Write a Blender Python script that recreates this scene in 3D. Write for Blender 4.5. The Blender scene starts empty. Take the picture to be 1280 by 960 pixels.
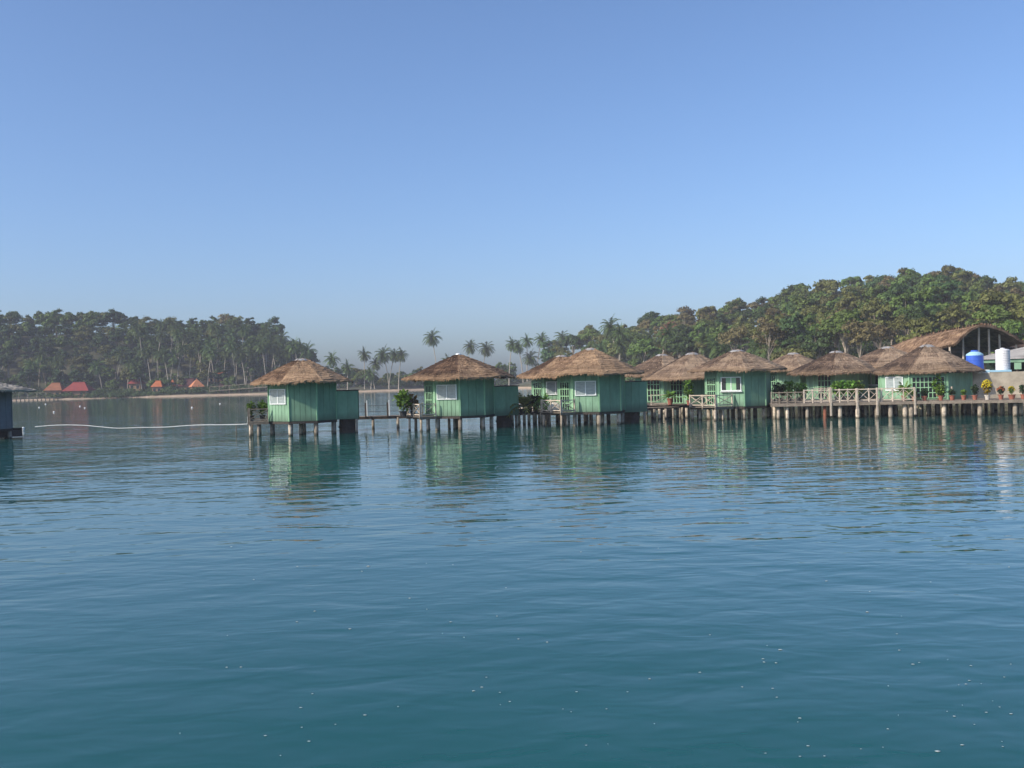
import bpy, math, random
import numpy as np
from mathutils import Vector, Matrix
R = math.radians
C = bpy.context.scene
COL = C.collection
PI = math.pi

# ------------------------------------------------------------------ camera
F_PX = 1280.0; CAM_H = 3.0
ROLL = R(1.5); PITCH = R(-0.27)
Fv = Vector((0, math.cos(PITCH), math.sin(PITCH)))
U0 = Vector((0, -math.sin(PITCH), math.cos(PITCH)))
X0 = Vector((1, 0, 0))
Rc = X0*math.cos(ROLL) - U0*math.sin(ROLL)
Uc = X0*math.sin(ROLL) + U0*math.cos(ROLL)
CAM = Vector((0, 0, CAM_H))
cam = bpy.data.objects.new('camera', bpy.data.cameras.new('camera'))
COL.objects.link(cam)
m = Matrix((Rc, Uc, -Fv)).transposed().to_4x4(); m.translation = CAM
cam.matrix_world = m
cam.data.sensor_width = 36; cam.data.lens = 36.0
cam.data.clip_start = 0.1; cam.data.clip_end = 6000
C.camera = cam

def at(px, py, d):
    "measured photo pixel at distance d -> world point"
    v = Fv + Rc*((px-640)/F_PX) + Uc*((480-py)/F_PX)
    return CAM + v*(d/v.y)
def X(px, d, z=1.0):
    "world x of photo column px at distance d and height z"
    p = Vector((0, d, z-CAM_H))
    return ((px-640)/F_PX*Fv.dot(p) + math.sin(ROLL)*U0.dot(p))/math.cos(ROLL)
def PX(x, d, z):
    p = Vector((x, d, z-CAM_H)); return 640+F_PX*p.dot(Rc)/p.dot(Fv)

# ------------------------------------------------------------------ materials
def mat(name):
    m = bpy.data.materials.new(name); m.use_nodes = True
    nt = m.node_tree; b = nt.nodes['Principled BSDF']
    return m, nt, b
def N(nt, t, **kw):
    n = nt.nodes.new(t)
    for k, v in kw.items():
        if k in n.inputs: n.inputs[k].default_value = v
        else: setattr(n, k, v)
    return n
def ramp(nt, stops, fac):
    n = nt.nodes.new('ShaderNodeValToRGB'); e = n.color_ramp.elements
    while len(e) < len(stops): e.new(0.5)
    for i, (p, c) in enumerate(stops):
        e[i].position = p; e[i].color = (*c, 1)
    nt.links.new(fac, n.inputs['Fac']); return n
def mixc(nt, fac, a, b, mode='MIX'):
    n = nt.nodes.new('ShaderNodeMix'); n.data_type = 'RGBA'; n.blend_type = mode
    for s, v in ((n.inputs[0], fac), (n.inputs[6], a), (n.inputs[7], b)):
        if hasattr(v, 'is_linked'): nt.links.new(v, s)
        else: s.default_value = v if not isinstance(v, tuple) else (*v[:3], 1)
    return n.outputs[2]
def mathn(nt, op, a, b):
    n = nt.nodes.new('ShaderNodeMath'); n.operation = op
    for s, v in ((n.inputs[0], a), (n.inputs[1], b)):
        if hasattr(v, 'is_linked'): nt.links.new(v, s)
        else: s.default_value = v
    return n.outputs[0]

def plain(name, col, rough=0.7, var=0.25, scale=6.0, bump=0.0, metal=0.0, stain=None, spec=0.3, island=0.0, stretch=(1,1,1), grime=None):
    m, nt, b = mat(name)
    tc = N(nt, 'ShaderNodeTexCoord'); mp = N(nt, 'ShaderNodeMapping'); mp.inputs['Scale'].default_value = stretch
    nt.links.new(tc.outputs['Object'], mp.inputs['Vector'])
    ns = N(nt, 'ShaderNodeTexNoise', Scale=scale, Detail=5.0, Roughness=0.65)
    nt.links.new(mp.outputs[0], ns.inputs['Vector'])
    lo = tuple(c*(1-var) for c in col); hi = tuple(min(1, c*(1+var)) for c in col)
    out = ramp(nt, [(0.3, lo), (0.7, hi)], ns.outputs['Fac']).outputs['Color']
    if island:
        g = N(nt, 'ShaderNodeNewGeometry')
        r = mathn(nt, 'MULTIPLY_ADD', g.outputs['Random Per Island'], 2*island)
        nt.nodes[-1].inputs[2].default_value = 1-island
        hs = N(nt, 'ShaderNodeHueSaturation'); nt.links.new(r, hs.inputs['Value']); nt.links.new(out, hs.inputs['Color'])
        out = hs.outputs['Color']
    if stain:
        n2 = N(nt, 'ShaderNodeTexNoise', Scale=scale*0.35, Detail=6.0, Roughness=0.7)
        nt.links.new(mp.outputs[0], n2.inputs['Vector'])
        r2 = ramp(nt, [(0.52, (0, 0, 0)), (0.72, (1, 1, 1))], n2.outputs['Fac'])
        out = mixc(nt, r2.outputs['Color'], out, stain)
    if grime:   # splash-zone grime on the lower boards
        sp = N(nt, 'ShaderNodeSeparateXYZ'); nt.links.new(tc.outputs['Object'], sp.inputs[0])
        h = mathn(nt, 'MULTIPLY_ADD', n2.outputs['Fac'], .55); nt.links.new(sp.outputs[2], nt.nodes[-1].inputs[2])
        r3 = ramp(nt, [(0.0, (.75, .75, .75)), (1.0, (0, 0, 0))], mathn(nt, 'MULTIPLY_ADD', h, 2.2)); nt.nodes[-2].inputs[2].default_value = -2.45
        out = mixc(nt, r3.outputs['Color'], out, grime)
    nt.links.new(out, b.inputs['Base Color'])
    b.inputs['Roughness'].default_value = rough; b.inputs['Metallic'].default_value = metal
    b.inputs['Specular IOR Level'].default_value = spec
    if bump:
        bp = N(nt, 'ShaderNodeBump', Strength=0.6, Distance=bump)
        nt.links.new(ns.outputs['Fac'], bp.inputs['Height']); nt.links.new(bp.outputs[0], b.inputs['Normal'])
    return m

GREEN = plain('green_paint', (0.200, 0.345, 0.225), 0.62, 0.16, 2.6, 0.0, stain=(0.125, 0.235, 0.155), island=0.11, grime=(0.085, 0.13, 0.09), stretch=(1, 1, 0.35))
GREEN_TRIM = plain('pale_green_paint', (0.26, 0.46, 0.27), 0.55, 0.10, 3)
GREEN_DARK = plain('dark_gap', (0.075, 0.15, 0.095), 0.8, 0.15, 3)
BLUEGREY = plain('bluegrey_paint', (0.15, 0.165, 0.18), 0.65, 0.12, 2.2, island=0.06)
WHITE = plain('white_paint', (0.72, 0.75, 0.74), 0.5, 0.06, 4)
PANE = plain('frosted_pane', (0.30, 0.35, 0.35), 0.18, 0.22, 2.5, spec=0.5, stretch=(1, 1, 6))
DARK = plain('dark_glass_and_interior', (0.012, 0.016, 0.018), 0.25, 0.2, 3, spec=0.4)  # cottage window glass, and the painted darkness inside hut openings
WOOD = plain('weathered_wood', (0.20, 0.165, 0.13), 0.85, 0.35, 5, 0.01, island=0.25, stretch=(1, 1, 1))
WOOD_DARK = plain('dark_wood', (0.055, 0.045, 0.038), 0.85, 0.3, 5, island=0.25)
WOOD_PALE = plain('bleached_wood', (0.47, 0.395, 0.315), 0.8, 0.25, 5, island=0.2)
RUST = plain('rusty_brown', (0.20, 0.075, 0.045), 0.85, 0.3, 6)
WHITE_PIPE = plain('white_pipe', (0.70, 0.72, 0.72), 0.45, 0.08, 4)
CONC = plain('grey_concrete', (0.34, 0.30, 0.235), 0.9, 0.30, 1.6, 0.01, stain=(0.15, 0.13, 0.105))
TERRA = plain('terracotta', (0.28, 0.105, 0.07), 0.8, 0.15, 8)
POT_DARK = plain('dark_pot', (0.05, 0.05, 0.05), 0.6, 0.2, 6)
POT_PALE = plain('pale_pot', (0.50, 0.46, 0.40), 0.7, 0.1, 6)
BLUE_PLASTIC = plain('blue_plastic', (0.045, 0.12, 0.52), 0.4, 0.08, 3)
STEEL = plain('pale_steel', (0.66, 0.65, 0.66), 0.42, 0.10, 2.0, metal=0.0, spec=0.6, stretch=(1, 1, 8))
PALE_BLUE = plain('pale_blue_paint', (0.30, 0.50, 0.62), 0.6, 0.1, 3)
SHEET = plain('grey_sheet', (0.56, 0.53, 0.48), 0.6, 0.2, 1.2, stain=(0.27, 0.24, 0.20))
CAP = plain('grey_cap', (0.27, 0.265, 0.26), 0.6, 0.2, 4, stain=(0.3, 0.3, 0.3))
RED_ROOF = plain('red_roof_tile', (0.21, 0.035, 0.028), 0.7, 0.2, 0.8)
ORANGE_ROOF = plain('orange_roof_tile', (0.36, 0.105, 0.035), 0.7, 0.25, 0.8)
MAROON_ROOF = plain('maroon_roof_tile', (0.085, 0.028, 0.028), 0.7, 0.25, 0.8)
TAN_WALL = plain('tan_wall', (0.25, 0.16, 0.10), 0.8, 0.2, 1)
FOAM = plain('foam', (0.33, 0.37, 0.37), 0.6, 0.1, 10)
BUOY = plain('white_float', (0.78, 0.78, 0.76), 0.5, 0.08, 4)
TRUNK_PALM = plain('palm_bark', (0.36, 0.315, 0.25), 0.9, 0.25, 1.5, stretch=(1, 1, 6))
TRUNK = plain('tree_bark', (0.22, 0.185, 0.15), 0.9, 0.3, 1.2)
TRUNK_PALE = plain('pale_tree_bark', (0.30, 0.255, 0.20), 0.9, 0.25, 1.2)

def pile_mat():
    m, nt, b = mat('weathered_pile')
    g = N(nt, 'ShaderNodeNewGeometry'); sp = N(nt, 'ShaderNodeSeparateXYZ'); nt.links.new(g.outputs['Position'], sp.inputs[0])
    ns = N(nt, 'ShaderNodeTexNoise', Scale=5.0, Detail=5.0, Roughness=0.7); nt.links.new(g.outputs['Position'], ns.inputs['Vector'])
    oi = N(nt, 'ShaderNodeObjectInfo')
    c1 = ramp(nt, [(0.3, (0.26, 0.22, 0.175)), (0.7, (0.58, 0.50, 0.39))], ns.outputs['Fac'])
    hs = N(nt, 'ShaderNodeHueSaturation'); nt.links.new(c1.outputs[0], hs.inputs['Color'])
    v = mathn(nt, 'MULTIPLY_ADD', oi.outputs['Random'], 0.75); nt.nodes[-1].inputs[2].default_value = 0.45
    nt.links.new(v, hs.inputs['Value'])
    # wet, weed-stained band at the tide line
    h = mathn(nt, 'MULTIPLY_ADD', ns.outputs['Fac'], 0.35); nt.links.new(sp.outputs[2], nt.nodes[-1].inputs[2])
    r = ramp(nt, [(0.18, (1, 1, 1)), (0.36, (0, 0, 0))], h)
    out = mixc(nt, r.outputs[0], hs.outputs[0], (0.06, 0.05, 0.033))
    nt.links.new(out, b.inputs['Base Color']); b.inputs['Roughness'].default_value = 0.85; b.inputs['Specular IOR Level'].default_value = 0.2
    return m
PILE = pile_mat()

def thatch_mat(name, dark, mid, light, warm):
    m, nt, b = mat(name)
    uv = N(nt, 'ShaderNodeUVMap'); mp = N(nt, 'ShaderNodeMapping'); mp.inputs['Scale'].default_value = (26, 2.2, 1)
    nt.links.new(uv.outputs[0], mp.inputs['Vector'])
    fib = N(nt, 'ShaderNodeTexNoise', Scale=1.6, Detail=7.0, Roughness=0.75); nt.links.new(mp.outputs[0], fib.inputs['Vector'])
    tc = N(nt, 'ShaderNodeTexCoord')
    blo = N(nt, 'ShaderNodeTexNoise', Scale=1.5, Detail=5.0, Roughness=0.65); nt.links.new(tc.outputs['Object'], blo.inputs['Vector'])
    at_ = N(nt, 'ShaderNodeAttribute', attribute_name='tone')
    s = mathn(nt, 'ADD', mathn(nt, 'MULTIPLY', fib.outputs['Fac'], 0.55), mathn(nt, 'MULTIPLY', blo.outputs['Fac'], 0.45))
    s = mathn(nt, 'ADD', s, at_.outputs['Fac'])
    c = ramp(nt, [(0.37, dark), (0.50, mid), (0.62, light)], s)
    # older, redder leaf ends near the eave
    sp = N(nt, 'ShaderNodeSeparateXYZ'); nt.links.new(uv.outputs[0], sp.inputs[0])
    e = mathn(nt, 'ADD', sp.outputs[1], mathn(nt, 'MULTIPLY', blo.outputs['Fac'], 0.6))
    r = ramp(nt, [(1.02, (0, 0, 0)), (1.0, (0, 0, 0))], e)
    e2 = mathn(nt, 'SUBTRACT', e, 0.55)
    r = ramp(nt, [(0.52, (0, 0, 0)), (0.80, (0.7, 0.7, 0.7))], e2)
    out = mixc(nt, r.outputs[0], c.outputs[0], warm)
    g = N(nt, 'ShaderNodeNewGeometry')
    hs = N(nt, 'ShaderNodeHueSaturation'); nt.links.new(out, hs.inputs['Color'])
    v = mathn(nt, 'MULTIPLY_ADD', g.outputs['Random Per Island'], 0.5); nt.nodes[-1].inputs[2].default_value = 0.78
    nt.links.new(v, hs.inputs['Value'])
    nt.links.new(hs.outputs[0], b.inputs['Base Color'])
    b.inputs['Roughness'].default_value = 0.9; b.inputs['Specular IOR Level'].default_value = 0.15
    bp = N(nt, 'ShaderNodeBump', Strength=0.8, Distance=0.05); nt.links.new(fib.outputs['Fac'], bp.inputs['Height']); nt.links.new(bp.outputs[0], b.inputs['Normal'])
    return m
THATCH = thatch_mat('thatch', (0.050, 0.030, 0.020), (0.155, 0.096, 0.060), (0.305, 0.205, 0.125), (0.25, 0.165, 0.10))
THATCH_GREY = thatch_mat('grey_thatch', (0.050, 0.034, 0.026), (0.140, 0.096, 0.068), (0.28, 0.205, 0.140), (0.22, 0.15, 0.095))
THATCH_PALE = thatch_mat('pale_sheet_thatch', (0.24, 0.215, 0.18), (0.33, 0.30, 0.25), (0.42, 0.38, 0.32), (0.33, 0.28, 0.22))

def leaf_mat(name, col, var=0.35):
    m, nt, b = mat(name)
    g = N(nt, 'ShaderNodeNewGeometry'); oi = N(nt, 'ShaderNodeObjectInfo')
    tc = N(nt, 'ShaderNodeTexCoord'); ns = N(nt, 'ShaderNodeTexNoise', Scale=0.45, Detail=3.0); nt.links.new(tc.outputs['Object'], ns.inputs['Vector'])
    r = ramp(nt, [(0.3, tuple(c*(1-var) for c in col)), (0.7, tuple(c*(1+var) for c in col))], ns.outputs['Fac'])
    hs = N(nt, 'ShaderNodeHueSaturation'); nt.links.new(r.outputs[0], hs.inputs['Color'])
    v = mathn(nt, 'MULTIPLY_ADD', g.outputs['Random Per Island'], 0.7); nt.nodes[-1].inputs[2].default_value = 0.4
    v = mathn(nt, 'ADD', v, mathn(nt, 'MULTIPLY', oi.outputs['Random'], 0.45))
    nt.links.new(v, hs.inputs['Value'])
    h = mathn(nt, 'MULTIPLY_ADD', oi.outputs['Random'], 0.035); nt.nodes[-1].inputs[2].default_value = 0.482
    nt.links.new(h, hs.inputs['Hue'])
    nt.links.new(hs.outputs[0], b.inputs['Base Color'])
    b.inputs['Roughness'].default_value = 0.6; b.inputs['Specular IOR Level'].default_value = 0.25
    tr = N(nt, 'ShaderNodeBsdfTranslucent'); nt.links.new(hs.outputs[0], tr.inputs['Color'])
    mx = N(nt, 'ShaderNodeMixShader'); mx.inputs[0].default_value = 0.22
    nt.links.new(b.outputs[0], mx.inputs[1]); nt.links.new(tr.outputs[0], mx.inputs[2])
    nt.links.new(mx.outputs[0], nt.nodes['Material Output'].inputs['Surface'])
    return m
LEAF = {
 'mid green': leaf_mat('leaf_mid_green', (0.094, 0.142, 0.030)),
 'dark green': leaf_mat('leaf_dark_green', (0.048, 0.086, 0.024)),
 'olive': leaf_mat('leaf_olive', (0.122, 0.128, 0.034)),
 'brownish': leaf_mat('leaf_brownish', (0.140, 0.115, 0.048)),
 'rust brown': leaf_mat('leaf_rust_brown', (0.20, 0.110, 0.060)),
}
LEAF_PALM = leaf_mat('leaf_palm', (0.070, 0.108, 0.028))
LEAF_PLANT = leaf_mat('leaf_plant', (0.13, 0.24, 0.035))
LEAF_PLANT_DARK = leaf_mat('leaf_plant_dark', (0.03, 0.06, 0.02))
LEAF_YELLOW = leaf_mat('leaf_yellow_flower', (0.55, 0.42, 0.02))
LEAF_ORANGE = leaf_mat('leaf_orange_flower', (0.34, 0.10, 0.06))

# ------------------------------------------------------------------ mesh builder
class MB:
    def __init__(s): s.v = []; s.f = []; s.uv = None; s.tone = None
    def add(s, v, f):
        o = len(s.v); s.v += [tuple(p) for p in v]; s.f += [tuple(i+o for i in q) for q in f]
    def box(s, c, size, rz=0, tilt=None):
        x, y, z = (k/2 for k in size); pts = [Vector((a*x, b*y, e*z)) for e in (-1, 1) for a, b in ((-1,-1),(1,-1),(1,1),(-1,1))]
        M = Matrix.Rotation(rz, 3, 'Z')
        if tilt is not None: M = tilt
        s.add([Vector(c)+M@p for p in pts], [(3,2,1,0),(4,5,6,7),(0,1,5,4),(1,2,6,5),(2,3,7,6),(3,0,4,7)])
    def bar(s, a, b, w, h=None):
        a, b = Vector(a), Vector(b); d = b-a; L = d.length
        if L < 1e-6: return
        h = h or w; q = d.to_track_quat('X', 'Z').to_matrix()
        s.box((a+b)/2, (L, w, h), tilt=q)
    def cyl(s, a, b, r0, r1=None, n=8, cap=True):
        a, b = Vector(a), Vector(b); r1 = r0 if r1 is None else r1
        q = (b-a).to_track_quat('Z', 'Y').to_matrix()
        v = []
        for p, r in ((a, r0), (b, r1)):
            v += [p + q@Vector((r*math.cos(2*PI*i/n), r*math.sin(2*PI*i/n), 0)) for i in range(n)]
        f = [(i, (i+1) % n, n+(i+1) % n, n+i) for i in range(n)]
        if cap: f += [tuple(range(n-1, -1, -1)), tuple(range(n, 2*n))]
        s.add(v, f)
    def tube(s, pts, rs, n=6):
        v = []; f = []
        pts = [Vector(p) for p in pts]
        for i, p in enumerate(pts):
            d = (pts[min(i+1, len(pts)-1)]-pts[max(i-1, 0)]).to_track_quat('Z', 'Y').to_matrix()
            r = rs[i] if isinstance(rs, (list, tuple)) else rs
            v += [p + d@Vector((r*math.cos(2*PI*k/n), r*math.sin(2*PI*k/n), 0)) for k in range(n)]
        for i in range(len(pts)-1):
            f += [(i*n+k, i*n+(k+1) % n, (i+1)*n+(k+1) % n, (i+1)*n+k) for k in range(n)]
        f += [tuple(range(n-1, -1, -1)), tuple(range((len(pts)-1)*n, len(pts)*n))]
        s.add(v, f)
    def lathe(s, prof, c=(0,0,0), n=14):
        c = Vector(c); v = []; f = []
        for r, z in prof: v += [c+Vector((r*math.cos(2*PI*k/n), r*math.sin(2*PI*k/n), z)) for k in range(n)]
        for i in range(len(prof)-1):
            f += [(i*n+k, i*n+(k+1) % n, (i+1)*n+(k+1) % n, (i+1)*n+k) for k in range(n)]
        f += [tuple(range(n-1, -1, -1)), tuple(range((len(prof)-1)*n, len(prof)*n))]
        s.add(v, f)
    def mesh(s, name, material):
        me = bpy.data.meshes.new(name); me.from_pydata(s.v, [], s.f); me.materials.append(material)
        if s.uv is not None:
            l = me.uv_layers.new(name='UVMap'); idx = np.empty(len(me.loops), np.int32); me.loops.foreach_get('vertex_index', idx)
            l.data.foreach_set('uv', np.array(s.uv, np.float32)[idx].ravel())
        if s.tone is not None:
            a = me.attributes.new('tone', 'FLOAT', 'POINT'); a.data.foreach_set('value', np.array(s.tone, np.float32))
        return me
    def build(s, name, material, parent=None, smooth=False):
        return obj(name, s.mesh(name, material), parent, smooth)
def obj(name, me, parent=None, smooth=False):
    o = bpy.data.objects.new(name, me); COL.objects.link(o)
    if parent: o.parent = parent
    if smooth: me.shade_smooth()
    return o
def tag(o, label, cat, group=None):
    o['label'] = label; o['category'] = cat
    if group: o['group'] = group
    return o
def thing(name, label, cat, loc=(0,0,0), rz=0, group=None):
    o = bpy.data.objects.new(name, None); COL.objects.link(o)
    o.location = loc; o.rotation_euler = (0, 0, rz); o.empty_display_size = 0.2
    return tag(o, label, cat, group)
def kind(o, k): o['kind'] = k; return o

# ------------------------------------------------------------------ huts
def roof_mesh(rng, R_e, ze, zp, oct_=0.75, courses=13, thick=0.13, droop=0.0, bias_ang=None, seg=11):
    """stepped thatch courses on an eight-sided pyramid with ragged edges and loose leaf ends"""
    b = MB(); b.uv = []; b.tone = []
    n = 8*seg
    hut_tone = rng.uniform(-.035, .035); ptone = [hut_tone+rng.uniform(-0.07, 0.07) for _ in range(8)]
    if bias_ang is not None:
        for k in range(8): ptone[k] += 0.12*math.cos(k*PI/4 - bias_ang)  # panels towards the bias angle are toned lighter, opposite ones darker
    def rad(a):
        k = ((a + PI/8) % (PI/4)) - PI/8
        return oct_*(math.cos(PI/8)**0.5/math.cos(k)) + (1-oct_)*0.985
    ph = [rng.uniform(0, 6.28) for _ in range(4)]
    def wob(a, t): return 0.035*math.sin(3*a+ph[0]+4*t)+0.025*math.sin(7*a+ph[1]-6*t)+0.02*math.sin(13*a+ph[2]+9*t)
    def P(a, t, lift=0.0):
        r = R_e*rad(a)*t
        z = zp-(zp-ze)*(t**(1.0+0.10)) + droop*max(0, t-0.8) + lift + wob(a, t)*(0.4+0.6*t)
        return (r*math.cos(a), r*math.sin(a), z)
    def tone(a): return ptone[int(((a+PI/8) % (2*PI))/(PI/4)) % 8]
    def vert(p, u, v, t): b.v.append(p); b.uv.append((u, v)); b.tone.append(t)
    ts = [0.03+(1-0.03)*(j/courses)**0.93 for j in range(courses+1)]
    for j in range(courses):
        t0 = max(0.0, ts[j]-0.02); t1 = ts[j+1]
        o = len(b.v)
        ctone = rng.uniform(-0.03, 0.03)
        for i in range(n+1):
            a = 2*PI*i/n - PI/8 + 1e-4
            tn = tone(a)+ctone
            jag = rng.uniform(-0.016, 0.02)
            u = a*R_e/6.0
            vert(P(a, t0, 0.0), u, t0, tn)
            vert(P(a, t1+jag, 0.026+rng.uniform(-0.016, 0.02)), u, t1, tn)
            p = P(a, t1+jag-0.003, -0.02 if j < courses-1 else -.07); vert(p, u, t1+0.02, tn-0.04)
        for i in range(n):
            q = o+3*i
            b.f += [(q, q+1, q+4, q+3), (q+1, q+2, q+5, q+4)]
        # loose leaf ends along the course
        cnt = int(34*t1*R_e) + (620 if j == courses-1 else 0)
        for _ in range(cnt):
            a = rng.uniform(0, 2*PI); w = rng.uniform(0.03, 0.09)/(R_e*t1)
            L = rng.uniform(0.05, 0.15) if j < courses-1 else rng.uniform(0.08, 0.26)*rng.uniform(0.4, 1)
            tn = tone(a)+rng.uniform(-0.10, 0.16); u = a*R_e/6.0
            up = P(a, t1-0.03, 0.045); up2 = P(a+w, t1-0.03, 0.045)
            e = P(a+w/2, t1+L*0.35/R_e, 0.03); k = len(b.v)
            if j == courses-1: e = (e[0], e[1], e[2]-0.055-L*0.75)
            else: e = (e[0], e[1], e[2]-L*0.1)
            for p in (up, up2): vert(p, u, t1-0.03, tn)
            vert(e, u, t1+0.02, tn)
            b.f.append((k, k+1, k+2))
    # underside
    o = len(b.v)
    for i in range(n):
        a = 2*PI*i/n - PI/8
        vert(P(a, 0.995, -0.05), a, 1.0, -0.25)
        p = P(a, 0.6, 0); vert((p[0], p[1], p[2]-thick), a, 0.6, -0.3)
    for i in range(n):
        q = o+2*i; r = o+2*((i+1) % n)
        b.f.append((q, q+1, r+1, r))
    return b

def railing(b, p, q, z0, z1, nx=2, w=0.055, style='x'):
    "posts, rails and crossed braces between two plan points"
    p = Vector((p[0], p[1], 0)); q = Vector((q[0], q[1], 0))
    for z in (z1, z0+0.12): b.bar(p+Vector((0,0,z)), q+Vector((0,0,z)), w, w)
    for i in range(nx+1):
        c = p.lerp(q, i/nx); b.box((c.x, c.y, (z0+z1)/2+0.02), (w*1.2, w*1.2, z1-z0+0.08), math.atan2(q.y-p.y, q.x-p.x))
    off = (q-p).normalized().cross(Vector((0,0,1)))*w*0.5
    for i in range(nx):
        c = p.lerp(q, i/nx); d = p.lerp(q, (i+1)/nx)
        b.bar(c+off+Vector((0,0,z0+0.14)), d+off+Vector((0,0,z1-0.03)), w*1.0, w*0.5)
        if style == 'x': b.bar(c-off+Vector((0,0,z1-0.03)), d-off+Vector((0,0,z0+0.14)), w*1.0, w*0.5)

def planks(b, cx, cy, ang, width, z0, z1, rng, pitch=0.3, skip=None, th=0.03):
    "upright boards standing proud of the wall core; face centre (cx,cy), outward angle ang"
    n = max(2, round(width/pitch)); w = width/n
    t = Vector((-math.sin(ang), math.cos(ang), 0)); c = Vector((cx, cy, 0))
    for i in range(n):
        u = -width/2+w*(i+0.5)
        p = c+t*u
        b.box((p.x, p.y, (z0+z1)/2+rng.uniform(-.006, .006)), (th, w-0.022, z1-z0), ang)

def window(root, c, ang, w, h, z, style, s_trim=WHITE):
    n = Vector((math.cos(ang), math.sin(ang), 0)); t = Vector((-n.y, n.x, 0)); c = Vector((c[0], c[1], 0))
    def bx(b, u, zz, du, dz, dn, th): p = c+t*u+n*dn; b.box((p.x, p.y, zz), (th, du, dz), ang)
    fr = MB(); g = 0.055
    for u in (-w/2+g/2, 0, w/2-g/2): bx(fr, u, z, g, h, 0.055, 0.05)
    for zz in (z-h/2-g/2+.002, z+h/2+g/2-.002): bx(fr, 0, zz, w+0.02, g, 0.057, 0.055)
    if style == 'open':
        bx(fr, 0, z-h/2-0.10, w+0.12, 0.04, 0.10, 0.16)
    win = fr.build('window', s_trim, root)
    p = MB()
    if style == 'open':
        q = MB(); bx(q, 0, z, w*0.5, h-0.02, 0.045, 0.03); q.build('shutter', GREEN_TRIM, win)
        bx(p, -w*0.37, z, w*0.23, h-0.02, 0.035, 0.02); bx(p, w*0.37, z, w*0.23, h-0.02, 0.035, 0.02); p.build('dark_interior', DARK, win)  # near-black sheets painted as the dark room behind the openings
    else:
        for u in (-w/4, w/4):
            k = MB(); bx(k, u, z, w/2-g, h-0.01, 0.042, 0.03)
            # louvre slats
            for i in range(7): bx(k, u, z-h/2+h*(i+0.5)/7, w/2-g, 0.012, 0.060, 0.012)
            k.build('pane', PANE, win)

def lattice_door(root, c, ang, w, h, z0, cols=4, rows=4):
    n = Vector((math.cos(ang), math.sin(ang), 0)); t = Vector((-n.y, n.x, 0)); c = Vector((c[0], c[1], 0))
    b = MB()
    def bx(b, u, zz, du, dz, dn, th): p = c+t*u+n*dn; b.box((p.x, p.y, zz), (th, du, dz), ang)
    for i in range(cols+1): bx(b, -w/2+w*i/cols, z0+h/2, 0.05, h, 0.05, 0.04)
    for i in range(rows+1): bx(b, 0, z0+h*i/rows, w+0.04, 0.045, 0.052, 0.03)
    d = b.build('door', GREEN_TRIM, root)
    g = MB(); bx(g, 0, z0+h/2, w-0.02, h-0.02, 0.030, 0.02); g.build('dark_interior', DARK, d)  # black sheet stands in for interior shade behind the lattice

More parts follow.
